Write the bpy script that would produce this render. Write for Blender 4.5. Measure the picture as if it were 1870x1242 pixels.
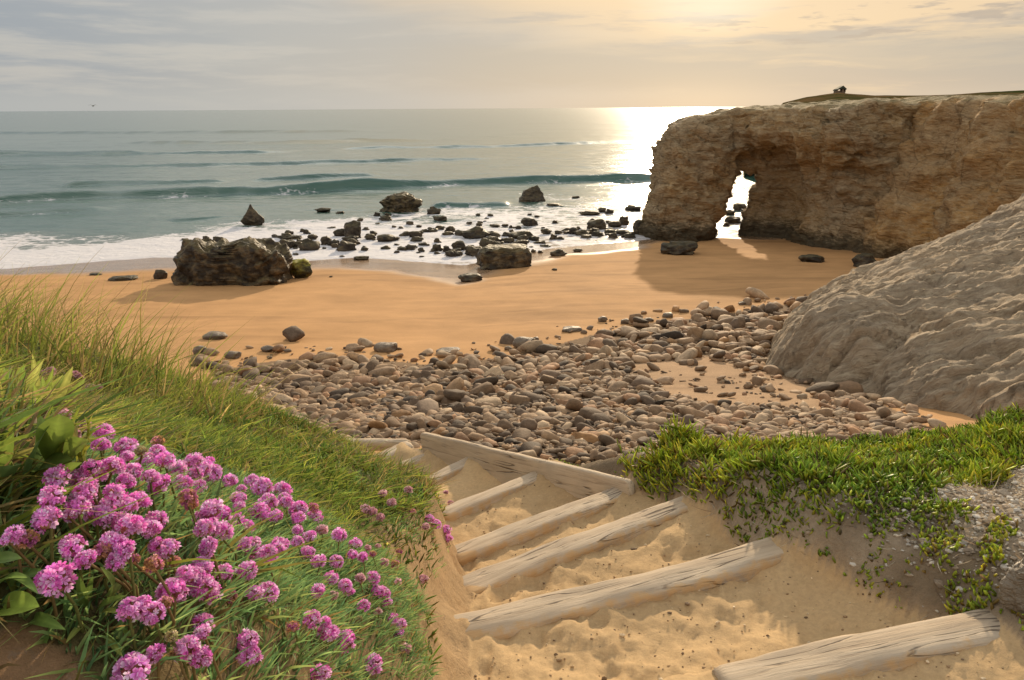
import bpy, math, random
import numpy as np
from mathutils import Vector, Matrix

# ------------------------------------------------------------------ camera
for _o in list(bpy.data.objects): bpy.data.objects.remove(_o)
SC = bpy.context.scene
COL = SC.collection
PW, PH, FPX = 1870.0, 1242.0, 1468.0
PITCH = math.atan((621 - 197.5) / FPX)
ROLL = math.radians(0.35)
CAM = np.array([0.0, 0.0, 8.0])
_f = np.array([0, math.cos(PITCH), -math.sin(PITCH)])
_u = np.array([0, math.sin(PITCH), math.cos(PITCH)])
_r = np.array([1.0, 0, 0])
CR = _r * math.cos(ROLL) - _u * math.sin(ROLL)
CU = _u * math.cos(ROLL) + _r * math.sin(ROLL)
CF = _f
cam_d = bpy.data.cameras.new("camera")
cam = bpy.data.objects.new("camera", cam_d)
COL.objects.link(cam)
cam_d.sensor_width = 36.0
cam_d.lens = 36.0 * FPX / PW
cam_d.clip_start = 0.05
cam_d.clip_end = 60000
m = Matrix.Identity(4)
for i in range(3):
    m[i][0], m[i][1], m[i][2], m[i][3] = CR[i], CU[i], -CF[i], CAM[i]
cam.matrix_world = m
SC.camera = cam

# ------------------------------------------------------------------ sun, exposure
SUN_AZ, SUN_EL = math.radians(11.8), math.radians(17.0)
SUN = Vector((math.sin(SUN_AZ) * math.cos(SUN_EL), math.cos(SUN_AZ) * math.cos(SUN_EL), math.sin(SUN_EL)))
sd = bpy.data.lights.new("sun", 'SUN')
sd.energy = 4.2
sd.angle = math.radians(1.0)
sd.color = (1.0, 0.80, 0.55)
so = bpy.data.objects.new("sun", sd)
COL.objects.link(so)
so.rotation_euler = SUN.to_track_quat('Z', 'Y').to_euler()
SC.view_settings.view_transform = 'Standard'
SC.view_settings.look = 'None'
SC.view_settings.exposure = 0.2
SC.view_settings.gamma = 1.0
SC.view_settings.use_curve_mapping = False
SC.render.engine = 'CYCLES'
SC.cycles.use_denoising = True
SC.cycles.max_bounces = 6
SC.cycles.transparent_max_bounces = 6
SC.cycles.caustics_reflective = False
SC.cycles.caustics_refractive = False


# ------------------------------------------------------------------ node helper
class NT:
    """small expression builder for shader node trees"""
    def __init__(s, tree):
        s.t = tree
        tree.nodes.clear()

    def n(s, typ, ins=None, **kw):
        nd = s.t.nodes.new(typ)
        for k, v in kw.items():
            setattr(nd, k, v)
        for k, v in (ins or {}).items():
            s.put(nd.inputs[k], v)
        return nd

    def put(s, sock, v):
        if isinstance(v, X):
            v = v.s
        if hasattr(v, 'is_output'):
            s.t.links.new(v, sock)
        else:
            if isinstance(v, (tuple, list)) and len(v) == 3 and sock.type == 'RGBA':
                v = (*v, 1)
            sock.default_value = v

    def m(s, op, *a, clamp=False):
        nd = s.t.nodes.new('ShaderNodeMath')
        nd.operation = op
        nd.use_clamp = clamp
        for i, v in enumerate(a):
            s.put(nd.inputs[i], v)
        return X(s, nd.outputs[0])

    def mix(s, f, a, b, mode='MIX'):
        nd = s.t.nodes.new('ShaderNodeMix')
        nd.data_type = 'RGBA'
        nd.blend_type = mode
        s.put(nd.inputs[0], f)
        s.put(nd.inputs[6], a)
        s.put(nd.inputs[7], b)
        return X(s, nd.outputs[2])

    def noise(s, vec, scale, detail=4, rough=0.55, dist=0.0, out=0):
        nd = s.n('ShaderNodeTexNoise', {'Scale': scale, 'Detail': detail, 'Roughness': rough, 'Distortion': dist})
        if vec is not None:
            s.put(nd.inputs['Vector'], vec)
        return X(s, nd.outputs[out])

    def smooth(s, v, a, b):
        nd = s.n('ShaderNodeMapRange', {0: v, 1: a, 2: b, 3: 0.0, 4: 1.0}, interpolation_type='SMOOTHSTEP')
        return X(s, nd.outputs[0])

    def lin(s, v, a, b, c, d):
        nd = s.n('ShaderNodeMapRange', {0: v, 1: a, 2: b, 3: c, 4: d})
        return X(s, nd.outputs[0])

    def vec(s, x, y, z):
        return X(s, s.n('ShaderNodeCombineXYZ', {0: x, 1: y, 2: z}).outputs[0])

    def sep(s, v):
        nd = s.n('ShaderNodeSeparateXYZ', {0: v})
        return [X(s, nd.outputs[i]) for i in range(3)]

    def mapping(s, v, scale=(1, 1, 1), rot=(0, 0, 0), loc=(0, 0, 0)):
        nd = s.n('ShaderNodeMapping', {'Vector': v, 'Scale': scale, 'Rotation': rot, 'Location': loc})
        return X(s, nd.outputs[0])

    def attr(s, name, out='Color'):
        return X(s, s.n('ShaderNodeAttribute', attribute_name=name).outputs[out])

    def bump(s, h, strength, dist, normal=None):
        nd = s.n('ShaderNodeBump', {'Height': h, 'Strength': strength, 'Distance': dist})
        if normal is not None:
            s.put(nd.inputs['Normal'], normal)
        return X(s, nd.outputs[0])


class X:
    def __init__(s, nt, sock): s.nt, s.s = nt, sock
    def __add__(s, o): return s.nt.m('ADD', s, o)
    def __radd__(s, o): return s.nt.m('ADD', o, s)
    def __sub__(s, o): return s.nt.m('SUBTRACT', s, o)
    def __rsub__(s, o): return s.nt.m('SUBTRACT', o, s)
    def __mul__(s, o): return s.nt.m('MULTIPLY', s, o)
    __rmul__ = __mul__
    def __truediv__(s, o): return s.nt.m('DIVIDE', s, o)
    def __pow__(s, o): return s.nt.m('POWER', s, o)


# ------------------------------------------------------------------ world: Nishita sky behind layered cloud
W = bpy.data.worlds.new("World")
SC.world = W
W.use_nodes = True
t = NT(W.node_tree)
sky = t.n('ShaderNodeTexSky', sky_type='NISHITA', sun_disc=False, sun_elevation=SUN_EL, sun_rotation=SUN_AZ)
d = X(t, t.n('ShaderNodeTexCoord').outputs['Generated'])
dx, dy, dz = t.sep(d)
az = t.m('ARCTAN2', dx, dy) * 57.2958
el = t.m('ARCSINE', dz) * 57.2958
daz = az - 13.0
# streaky cloud fields
warp = t.noise(t.vec(az * 0.05, el * 0.15, 3.1), 1.0, 3) - 0.5
n1 = t.noise(t.vec(az * 0.045 + 7.3, (el + warp * 5.0 + az * 0.02) * 0.42, 1.7), 1.0, 5, 0.55)
n2 = t.noise(t.vec(az * 0.11 + 2.0, (el + warp * 2.0) * 1.0, 8.2), 1.0, 5, 0.6)
n3 = t.noise(t.vec(az * 0.28, el * 2.0, 4.4), 1.0, 4, 0.6)
# left side: blue grey to neutral grey ; right side : warm
warm = t.smooth(az + (n1 - 0.5) * 16.0 + (el - 4.0) * 3.2, -6.0, 16.0)
cool = t.mix(t.smooth(az + n1 * 16.0, -26, -4), (0.365, 0.395, 0.43), (0.49, 0.485, 0.465))
cool = t.mix(t.smooth(n2, 0.42, 0.68) * 0.55, cool, (0.58, 0.56, 0.52))
hot = t.mix(t.smooth(n2 + (el - 3.5) * 0.05, 0.40, 0.60), (0.53, 0.455, 0.385), (0.88, 0.66, 0.42))
c = t.mix(t.smooth(az + n1 * 10, -14, 6), cool, (0.51, 0.475, 0.43))
c = t.mix(t.smooth(n2, 0.45, 0.7) * 0.35, c, (0.62, 0.575, 0.51))
c = t.mix(warm, c, hot)
# pale strip over the horizon, grey band above it on the right
c = t.mix(t.smooth(el, 2.2, 0.2) * 0.75, c, t.mix(t.smooth(az, -12, 12), (0.50, 0.515, 0.50), (0.60, 0.535, 0.44)))
band = t.smooth(el, 0.6, 1.8) * t.smooth(el + (n2 - 0.5) * 1.5, 5.0, 3.4) * t.smooth(az, -10, 2)
c = t.mix(band * t.smooth(n1, 0.25, 0.50) * 0.85, c, (0.50, 0.45, 0.385))
# small dark cloud streaks at right
st = t.smooth(n3, 0.52, 0.64) * t.smooth(az, 9, 15) * t.smooth(el, 3.0, 4.2) * t.smooth(el, 9.0, 7.0)
c = t.mix(st * 0.75, c, (0.46, 0.39, 0.33))
# glow under the sun and a bright gap in the cloud
dist = t.m('SQRT', daz * daz * 1.0 + (el - 10.5) * (el - 10.5))
glow = t.smooth(dist + (n2 - 0.5) * 3.0, 7.5, 1.5)
c = t.mix(glow * 0.85, c, (1.08, 0.98, 0.80))
hg = t.smooth(t.m('ABSOLUTE', daz), 7.0, 0.0) * t.smooth(el, 3.0, 0.0)
c = t.mix(hg * 0.4, c, (0.78, 0.64, 0.46))
# unseen cloud deck, added overhead to fill the shade: thin, bright, broken so the blue sky shows in it
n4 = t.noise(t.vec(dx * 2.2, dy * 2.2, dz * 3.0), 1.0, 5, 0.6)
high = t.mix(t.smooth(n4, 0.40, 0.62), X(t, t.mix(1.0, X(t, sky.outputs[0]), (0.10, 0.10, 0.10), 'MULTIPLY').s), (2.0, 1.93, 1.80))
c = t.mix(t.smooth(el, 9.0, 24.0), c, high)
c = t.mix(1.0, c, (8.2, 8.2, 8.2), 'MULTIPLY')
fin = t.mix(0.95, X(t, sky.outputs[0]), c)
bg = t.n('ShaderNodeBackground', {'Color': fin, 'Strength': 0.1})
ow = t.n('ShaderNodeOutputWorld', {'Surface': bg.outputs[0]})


# ------------------------------------------------------------------ numpy helpers
RNG = np.random.default_rng(7)
random.seed(7)
_perm = np.concatenate([np.random.default_rng(3).permutation(256)] * 3).astype(np.int64)
_grad = np.array([[1,1,0],[-1,1,0],[1,-1,0],[-1,-1,0],[1,0,1],[-1,0,1],[1,0,-1],[-1,0,-1],[0,1,1],[0,-1,1],[0,1,-1],[0,-1,-1]], float)
_gp = _grad[_perm % 12]


def perlin(x, y, z=0.0):
    x, y, z = np.broadcast_arrays(np.asarray(x, float), np.asarray(y, float), np.asarray(z, float))
    xi, yi, zi = np.floor(x).astype(np.int64), np.floor(y).astype(np.int64), np.floor(z).astype(np.int64)
    xf, yf, zf = x - xi, y - yi, z - zi
    xi, yi, zi = xi & 255, yi & 255, zi & 255
    u = xf * xf * xf * (xf * (xf * 6 - 15) + 10)
    v = yf * yf * yf * (yf * (yf * 6 - 15) + 10)
    w = zf * zf * zf * (zf * (zf * 6 - 15) + 10)

    def g(a, b, c):
        h = _gp[_perm[_perm[xi + a] + yi + b] + zi + c]
        return h[..., 0] * (xf - a) + h[..., 1] * (yf - b) + h[..., 2] * (zf - c)
    x00 = g(0, 0, 0) * (1 - u) + g(1, 0, 0) * u
    x10 = g(0, 1, 0) * (1 - u) + g(1, 1, 0) * u
    x01 = g(0, 0, 1) * (1 - u) + g(1, 0, 1) * u
    x11 = g(0, 1, 1) * (1 - u) + g(1, 1, 1) * u
    return (x00 * (1 - v) + x10 * v) * (1 - w) + (x01 * (1 - v) + x11 * v) * w


def fbm(x, y, z=0.0, o=4, gain=0.5, ridged=False):
    s, a, f = 0.0, 1.0, 1.0
    for i in range(o):
        n = perlin(x * f + i * 17.3, y * f - i * 9.1, np.asarray(z) * f + i * 5.7)
        s = s + a * ((1 - 2 * np.abs(n)) if ridged else n)
        a *= gain
        f *= 2.03
    return s


def sstep(a, b, x):
    q = np.clip((x - a) / (b - a), 0, 1)
    return q * q * (3 - 2 * q)


def lerp(a, b, q): return a + (b - a) * q


def ray(px, py):
    px, py = np.asarray(px, float), np.asarray(py, float)
    return CF * FPX + CR * (px[..., None] - PW / 2) + CU * (PH / 2 - py[..., None])


def proj(p):
    q = np.asarray(p, float) - CAM
    dd = np.maximum(q @ CF, 1e-6)
    return PW / 2 + FPX * (q @ CR) / dd, PH / 2 - FPX * (q @ CU) / dd, dd


def at_z(px, py, z):
    r_ = ray(px, py)
    s = (z - 8.0) / r_[..., 2]
    return CAM + r_ * s[..., None]


def at_y(px, py, y):
    r_ = ray(px, py)
    return CAM + r_ * (np.asarray(y) / r_[..., 1])[..., None]


def hit(px, py, H, tmin=0.25, tmax=90.0, n=500):
    """first crossing of view rays with the height function H(x,y)"""
    r_ = ray(px, py)
    r_ = r_ / np.linalg.norm(r_, axis=-1, keepdims=True)
    ts = np.geomspace(tmin, tmax, n)
    N = len(r_)
    lo, hi, done = np.full(N, tmin), np.full(N, tmax), np.zeros(N, bool)
    for i0 in range(0, N, 400):
        rr = r_[i0:i0 + 400]
        P = CAM + rr[:, None, :] * ts[None, :, None]
        below = P[..., 2] < H(P[..., 0], P[..., 1])
        k = below.argmax(1)
        d_ = below.any(1)
        done[i0:i0 + 400] = d_
        hi[i0:i0 + 400] = np.where(d_, ts[k], tmax)
        lo[i0:i0 + 400] = np.where(d_ & (k > 0), ts[np.maximum(k - 1, 0)], np.where(d_, tmin, ts[-2]))
    for _ in range(18):
        mid = (lo + hi) / 2
        p = CAM + r_ * mid[:, None]
        b = p[:, 2] < H(p[:, 0], p[:, 1])
        hi = np.where(b, mid, hi)
        lo = np.where(b, lo, mid)
    return CAM + r_ * hi[:, None], done


def in_poly(x, y, poly):
    x, y = np.asarray(x), np.asarray(y)
    r_ = np.zeros(x.shape, bool)
    n = len(poly)
    for i in range(n):
        x1, y1 = poly[i]
        x2, y2 = poly[(i + 1) % n]
        c_ = ((y1 > y) != (y2 > y)) & (x < (x2 - x1) * (y - y1) / (y2 - y1 + 1e-12) + x1)
        r_ ^= c_
    return r_


def poly_dist(x, y, poly):
    """signed distance to a polygon, negative inside"""
    dmin = np.full(np.shape(x), 1e9)
    n = len(poly)
    for i in range(n):
        ax, ay = poly[i]
        bx, by = poly[(i + 1) % n]
        ex, ey = bx - ax, by - ay
        q = np.clip(((x - ax) * ex + (y - ay) * ey) / (ex * ex + ey * ey + 1e-12), 0, 1)
        dmin = np.minimum(dmin, np.hypot(x - ax - q * ex, y - ay - q * ey))
    return np.where(in_poly(x, y, poly), -dmin, dmin)


class TPS:
    def __init__(s, pts, smooth=0.02):
        p = np.array(pts, float)
        s.p = p[:, :2]
        n = len(p)
        K = s.phi(np.hypot(p[:, None, 0] - p[None, :, 0], p[:, None, 1] - p[None, :, 1])) + np.eye(n) * smooth
        P = np.c_[np.ones(n), s.p]
        A = np.block([[K, P], [P.T, np.zeros((3, 3))]])
        s.w = np.linalg.solve(A, np.r_[p[:, 2], 0, 0, 0])

    @staticmethod
    def phi(r_): return np.where(r_ > 1e-9, r_ * r_ * np.log(np.maximum(r_, 1e-9)), 0)

    def __call__(s, x, y):
        x, y = np.asarray(x, float), np.asarray(y, float)
        o = s.w[-3] + s.w[-2] * x + s.w[-1] * y
        for (px, py), w in zip(s.p, s.w[:-3]):
            o = o + w * s.phi(np.hypot(x - px, y - py))
        return o


def make_mesh(name, verts, faces, mat=None, smooth=True, col=None, attrs=None):
    """faces: list of int arrays (n,3) and/or (n,4)"""
    if not isinstance(faces, (list, tuple)):
        faces = [faces]
    faces = [np.asarray(f_, np.int32) for f_ in faces if len(f_)]
    me = bpy.data.meshes.new(name)
    verts = np.asarray(verts, np.float32)
    me.vertices.add(len(verts))
    me.vertices.foreach_set('co', verts.ravel())
    nl = sum(f_.size for f_ in faces)
    me.loops.add(nl)
    me.loops.foreach_set('vertex_index', np.concatenate([f_.ravel() for f_ in faces]))
    tot = np.concatenate([np.full(len(f_), f_.shape[1], np.int32) for f_ in faces])
    me.polygons.add(len(tot))
    me.polygons.foreach_set('loop_start', np.r_[0, np.cumsum(tot)[:-1]].astype(np.int32))
    me.update(calc_edges=True)
    me.validate()
    me.polygons.foreach_set('use_smooth', np.full(len(me.polygons), smooth))
    if col is not None:
        a = me.attributes.new('Col', 'FLOAT_COLOR', 'POINT')
        a.data.foreach_set('color', np.c_[col, np.ones(len(col))].astype(np.float32).ravel())
    for k, v in (attrs or {}).items():
        a = me.attributes.new(k, 'FLOAT', 'POINT')
        a.data.foreach_set('value', np.asarray(v, np.float32))
    if mat:
        me.materials.append(mat)
    me.update()
    return me


def link(name, data, parent=None, loc=None):
    o = bpy.data.objects.new(name, data)
    COL.objects.link(o)
    if parent is not None:
        o.parent = parent
    if loc is not None:
        o.location = loc
    return o


def tag(o, label=None, cat=None, group=None, kind=None):
    for k, v in (('label', label), ('category', cat), ('group', group), ('kind', kind)):
        if v:
            o[k] = v
    return o


def grid_faces(nr, nc):
    i = np.arange(nr - 1)[:, None] * nc + np.arange(nc - 1)[None, :]
    i = i.ravel()
    return np.c_[i, i + 1, i + nc + 1, i + nc]


def surface_nets(vals, org, h):
    """isosurface (vals<0 inside) of a 3-D grid"""
    ins = vals < 0
    nx, ny, nz = vals.shape
    cnt = np.zeros((nx - 1, ny - 1, nz - 1), np.int8)
    sh = [slice(None, -1), slice(1, None)]
    for a in (0, 1):
        for b in (0, 1):
            for c_ in (0, 1):
                cnt += ins[sh[a], sh[b], sh[c_]]
    ci, cj, ck = np.nonzero((cnt > 0) & (cnt < 8))
    idx = np.full(cnt.shape, -1, np.int64)
    idx[ci, cj, ck] = np.arange(len(ci))
    acc = np.zeros((len(ci), 3))
    num = np.zeros(len(ci))
    corners = [(a, b, c_) for a in (0, 1) for b in (0, 1) for c_ in (0, 1)]
    for A in corners:
        for ax in range(3):
            if A[ax] == 1:
                continue
            B = list(A)
            B[ax] = 1
            va = vals[ci + A[0], cj + A[1], ck + A[2]]
            vb = vals[ci + B[0], cj + B[1], ck + B[2]]
            msk = (va < 0) != (vb < 0)
            q = np.where(msk, va / np.where(np.abs(va - vb) < 1e-12, 1, va - vb), 0)
            pa, pb = np.array(A, float), np.array(B, float)
            acc += np.where(msk[:, None], pa + (pb - pa) * q[:, None], 0)
            num += msk
    v = (np.c_[ci, cj, ck] + acc / num[:, None]) * h + np.asarray(org)
    F = []
    for ax in range(3):
        o1, o2 = (ax + 1) % 3, (ax + 2) % 3
        s0 = [slice(None)] * 3
        s1 = [slice(None)] * 3
        s0[ax], s1[ax] = slice(None, -1), slice(1, None)
        a, b = ins[tuple(s0)], ins[tuple(s1)]
        e = np.argwhere(a != b)
        e = e[(e[:, o1] > 0) & (e[:, o2] > 0) & (e[:, o1] < vals.shape[o1] - 1) & (e[:, o2] < vals.shape[o2] - 1)]
        fl = a[tuple(e.T)]

        def cell(d1, d2):
            k = e.copy()
            k[:, o1] -= d1
            k[:, o2] -= d2
            return idx[tuple(k.T)]
        q = np.c_[cell(1, 1), cell(0, 1), cell(0, 0), cell(1, 0)]
        q[~fl] = q[~fl][:, ::-1]
        F.append(q)
    return v, np.concatenate(F)


def vnormals(v, f_):
    n = np.zeros_like(v)
    a, b, c_ = v[f_[:, 0]], v[f_[:, 1]], v[f_[:, 2]]
    fn = np.cross(b - a, c_ - a)
    for k in range(f_.shape[1]):
        np.add.at(n, f_[:, k], fn)
    return n / np.maximum(np.linalg.norm(n, axis=1, keepdims=True), 1e-9)


def srgb(r_, g_, b_):
    return tuple(((v / 255 + 0.055) / 1.055) ** 2.4 if v > 10 else v / 255 / 12.92 for v in (r_, g_, b_))


# ------------------------------------------------------------------ materials
def new_mat(name):
    mt = bpy.data.materials.new(name)
    mt.use_nodes = True
    return mt, NT(mt.node_tree)


def finish(t, shader):
    t.n('ShaderNodeOutputMaterial', {'Surface': shader})


def mat_terrain():
    mt, t = new_mat("sandy_ground")
    pos = X(t, t.n('ShaderNodeNewGeometry').outputs['Position'])
    base = t.attr('Col')
    wet = t.attr('wet', 'Fac')
    crumb = t.attr('crumb', 'Fac')
    n1 = t.noise(pos, 0.8, 5)
    n2 = t.noise(pos, 45, 5, 0.7)
    n3 = t.noise(t.mapping(pos, (0.25, 1.4, 1), (0, 0, 0.25)), 1.0, 5, 0.6)
    v = t.lin(n1, 0.3, 0.7, 0.9, 1.08) * t.lin(n2, 0.3, 0.7, 0.86, 1.1) * t.lin(n3, 0.3, 0.7, 0.93, 1.05)
    sw = t.noise(t.mapping(pos, (0.10, 0.55, 1), (0, 0, 0.18)), 1.0, 6, 0.68, 0.8)
    v = v * t.lin(t.smooth(sw, 0.50, 0.66), 0, 1, 1.03, 0.84)
    base = t.mix(1.0, base, t.vec(v, v, v), 'MULTIPLY')
    gr = t.noise(pos, 70, 4, 0.75)
    base = t.mix(crumb * t.smooth(gr, 0.55, 0.70) * 0.7, base, (0.20, 0.15, 0.11))
    b1 = t.bump(t.noise(pos, 24, 7, 0.74), t.m('MULTIPLY', crumb, 0.8), 0.04)
    b2 = t.bump(t.noise(pos, 3.5, 5, 0.6), 0.18, 0.06, b1)
    rough = t.mix(wet, (0.92, 0.92, 0.92), (0.16, 0.16, 0.16))
    p = t.n('ShaderNodeBsdfPrincipled', {'Base Color': base, 'Roughness': rough, 'Normal': b2})
    t.put(p.inputs['Specular IOR Level'], 0.08 + wet * 0.42)
    finish(t, p.outputs[0])
    return mt


def mat_sea():
    mt, t = new_mat("sea_water")
    pos = X(t, t.n('ShaderNodeNewGeometry').outputs['Position'])
    foam_d = t.attr('foam', 'Fac')
    shal = t.attr('shallow', 'Fac')
    far = t.attr('far', 'Fac')
    f1 = t.noise(t.mapping(pos, (0.55, 0.9, 1)), 1.0, 8, 0.66, 0.6)
    f2 = t.noise(pos, 4.0, 5, 0.65)
    lace = X(t, t.n('ShaderNodeTexVoronoi', {'Vector': t.mapping(X(t, t.n('ShaderNodeVectorMath', {0: pos, 1: t.noise(pos, 0.9, 3, 0.5, 0, 1)}, operation='ADD').outputs[0]), (0.8, 1.3, 1)), 'Scale': 0.9}, feature='DISTANCE_TO_EDGE').outputs['Distance'])
    fs = f1 * 0.62 + f2 * 0.28 + t.smooth(lace, 0.22, 0.0) * 0.12
    foam = t.smooth(fs + foam_d * 0.62 - 0.62, 0.13, 0.30)
    foam = foam * t.smooth(foam_d, 0.02, 0.18)
    ripple = t.noise(t.mapping(pos, (0.55, 1.6, 1), (0, 0, -0.08)), 1.3, 6, 0.62)
    rip2 = t.noise(t.mapping(pos, (0.12, 0.5, 1)), 0.35, 5, 0.6)
    nb = t.bump(ripple, t.lin(far, 0.0, 0.5, 0.50, 0.09), 0.15)
    nb = t.bump(rip2, t.lin(far, 0.0, 0.5, 0.34, 0.06), 0.6, nb)
    col = t.mix(shal, (0.042, 0.100, 0.072), (0.30, 0.235, 0.165))
    p = t.n('ShaderNodeBsdfPrincipled', {'Base Color': col, 'Roughness': 0.16, 'IOR': 1.48, 'Normal': nb})
    fb = t.bump(fs, 0.6, 0.25)
    fo = t.n('ShaderNodeBsdfPrincipled', {'Base Color': (0.58, 0.555, 0.55), 'Roughness': 0.8, 'Normal': fb})
    mx = t.n('ShaderNodeMixShader', {0: foam, 1: p.outputs[0], 2: fo.outputs[0]})
    finish(t, mx.outputs[0])
    return mt


def mat_cliff(name, a, b, c3, dark, sc=1.0, tilt=0.35, grass=False, wetz=None, stretch=(1, 1, 3.2), bumpd=0.42, crk=0.45, wrp=0.7, bedvec=False):
    mt, t = new_mat(name)
    g = t.n('ShaderNodeNewGeometry')
    pos = X(t, g.outputs['Position'])
    warp = t.noise(pos, 0.35 * sc, 4, 0.55, 0.0, 1)
    wv = X(t, t.n('ShaderNodeVectorMath', {0: pos, 1: X(t, t.n('ShaderNodeVectorMath', {0: warp, 'Scale': wrp / sc}, operation='SCALE').outputs[0])}, operation='ADD').outputs[0])
    st = t.mapping(wv, stretch, (tilt, tilt * 0.7, 0.2))
    if bedvec:
        wx, wy, wz = t.sep(wv)
        st = t.vec((wx * 0.88 - wy * 0.26 + wz * 0.40) * 0.45, (wx * 0.15 + wy * 0.9 + wz * 0.27) * 2.2, wz * 1.1 - wx * 0.4)
    s1 = t.noise(st, 0.55 * sc, 7, 0.66)
    s2 = t.noise(st, 2.4 * sc, 6, 0.7)
    s3 = t.noise(pos, 0.22 * sc, 4, 0.6)
    fine = t.noise(pos, 9 * sc, 5, 0.7)
    s4 = t.noise(st, 6.0 * sc, 6, 0.72)
    col = t.mix(t.smooth(s3 + (s1 - 0.5) * 0.5, 0.36, 0.64), a, b)
    col = t.mix(t.smooth(s2, 0.44, 0.66) * 0.75, col, c3)
    col = t.mix(t.smooth(s1, 0.46, 0.30) * 0.6, col, dark)
    col = t.mix(t.smooth(s4, 0.47, 0.30) * 0.55, col, dark)
    col = t.mix(t.smooth(s4, 0.55, 0.70) * 0.4, col, c3)
    col = t.mix(t.smooth(fine, 0.36, 0.2) * 0.5, col, dark)
    vor = t.n('ShaderNodeTexVoronoi', {'Vector': t.mapping(wv, (1, 1, 0.6), (0.3, 0.5, 0.1)), 'Scale': 0.55 * sc}, feature='DISTANCE_TO_EDGE')
    crack = t.smooth(X(t, vor.outputs['Distance']) + (s2 - 0.5) * 0.08, 0.018, 0.0) * t.smooth(s3, 0.42, 0.6) * crk
    col = t.mix(crack * 0.55, col, dark)
    px, py, pz = t.sep(pos)
    if grass:
        gn = t.noise(pos, 0.8, 5, 0.65)
        nz = t.sep(X(t, g.outputs['Normal']))[2]
        k = t.smooth(nz + (gn - 0.5) * 0.7, 0.74, 0.95) * t.smooth(pz, 7.2, 8.2) * 0.8
        col = t.mix(k, col, t.mix(gn, (0.10, 0.095, 0.035), (0.22, 0.165, 0.07)))
    if wetz is not None:
        k = t.smooth(pz + (s2 - 0.5) * 2.2, wetz + 0.7, wetz - 0.2)
        col = t.mix(k * 0.8, col, (0.035, 0.030, 0.018))
    fv = st
    f1 = X(t, t.n('ShaderNodeTexVoronoi', {'Vector': fv, 'Scale': 0.75 * sc}).outputs['Distance'])
    f2 = X(t, t.n('ShaderNodeTexVoronoi', {'Vector': fv, 'Scale': 2.6 * sc}).outputs['Distance'])
    col = t.mix(t.smooth(f2, 0.55, 0.95) * 0.35, col, dark)
    h = s1 * 0.35 + s2 * 0.30 + s4 * 0.22 + fine * 0.14 - crack * 0.25 - f1 * 0.60 - f2 * 0.20
    nb = t.bump(h, 1.0, bumpd)
    p = t.n('ShaderNodeBsdfPrincipled', {'Base Color': col, 'Roughness': 0.88, 'Normal': nb})
    t.put(p.inputs['Specular IOR Level'], 0.2)
    finish(t, p.outputs[0])
    return mt


def mat_wetrock(name="wet_rock", top=(0.125, 0.088, 0.048), lo=(0.034, 0.025, 0.016), moss=(0.075, 0.064, 0.018), ms=0.4):
    mt, t = new_mat(name)
    g = t.n('ShaderNodeNewGeometry')
    tc = X(t, t.n('ShaderNodeTexCoord').outputs['Object'])
    pos = X(t, g.outputs['Position'])
    s1 = t.noise(pos, 2.2, 6, 0.65)
    s2 = t.noise(t.mapping(pos, (1, 1, 2.6), (0.2, 0.3, 0)), 3.5, 6, 0.7)
    nz = t.sep(X(t, g.outputs['Normal']))[2]
    col = t.mix(t.smooth(s1, 0.38, 0.66), lo, top)
    col = t.mix(t.smooth(s2, 0.5, 0.35) * 0.6, col, lo)
    col = t.mix(t.smooth(nz + (s1 - 0.5), 0.35, 0.85) * ms, col, moss)
    vf = X(t, t.n('ShaderNodeTexVoronoi', {'Vector': t.mapping(pos, (1, 1, 1.8), (0.3, 0.2, 0)), 'Scale': 3.2}).outputs['Distance'])
    col = t.mix(t.smooth(vf, 0.5, 0.9) * 0.4, col, lo)  # crevice shade put into the colour where the bump dips
    nb = t.bump(s1 * 0.4 + s2 * 0.5 - vf * 0.45, 1.0, 0.16)
    p = t.n('ShaderNodeBsdfPrincipled', {'Base Color': col, 'Roughness': t.lin(s2, 0.3, 0.7, 0.45, 0.75), 'Normal': nb})
    t.put(p.inputs['Specular IOR Level'], 0.3)
    finish(t, p.outputs[0])
    return mt


def mat_cobble():
    mt, t = new_mat("cobble_stone")
    tc = X(t, t.n('ShaderNodeNewGeometry').outputs['Position'])
    base = t.attr('Col')
    s1 = t.noise(tc, 7, 6, 0.65)
    s2 = t.noise(t.mapping(tc, (1, 1, 2), (0.4, 0.2, 0)), 25, 5, 0.7)
    v = t.lin(s1, 0.3, 0.7, 0.68, 1.3) * t.lin(s2, 0.3, 0.7, 0.82, 1.15)
    col = t.mix(1.0, base, t.vec(v, v, v), 'MULTIPLY')
    nb = t.bump(s1 * 0.6 + s2 * 0.4, 0.6, 0.03)
    p = t.n('ShaderNodeBsdfPrincipled', {'Base Color': col, 'Roughness': 0.8, 'Normal': nb})
    t.put(p.inputs['Specular IOR Level'], 0.25)
    finish(t, p.outputs[0])
    return mt


def mat_leaf(name, transl=0.4, rough=0.6, spec=0.25, vein=False):
    mt, t = new_mat(name)
    pos = X(t, t.n('ShaderNodeNewGeometry').outputs['Position'])
    base = t.attr('Col')
    n = t.noise(pos, 60, 3)
    v = t.lin(n, 0.3, 0.7, 0.8, 1.18)
    col = t.mix(1.0, base, t.vec(v, v, v), 'MULTIPLY')
    p = t.n('ShaderNodeBsdfPrincipled', {'Base Color': col, 'Roughness': rough})
    t.put(p.inputs['Specular IOR Level'], spec)
    tr = t.n('ShaderNodeBsdfTranslucent', {'Color': col})
    mx = t.n('ShaderNodeMixShader', {0: transl, 1: p.outputs[0], 2: tr.outputs[0]})
    finish(t, mx.outputs[0])
    return mt


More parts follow.
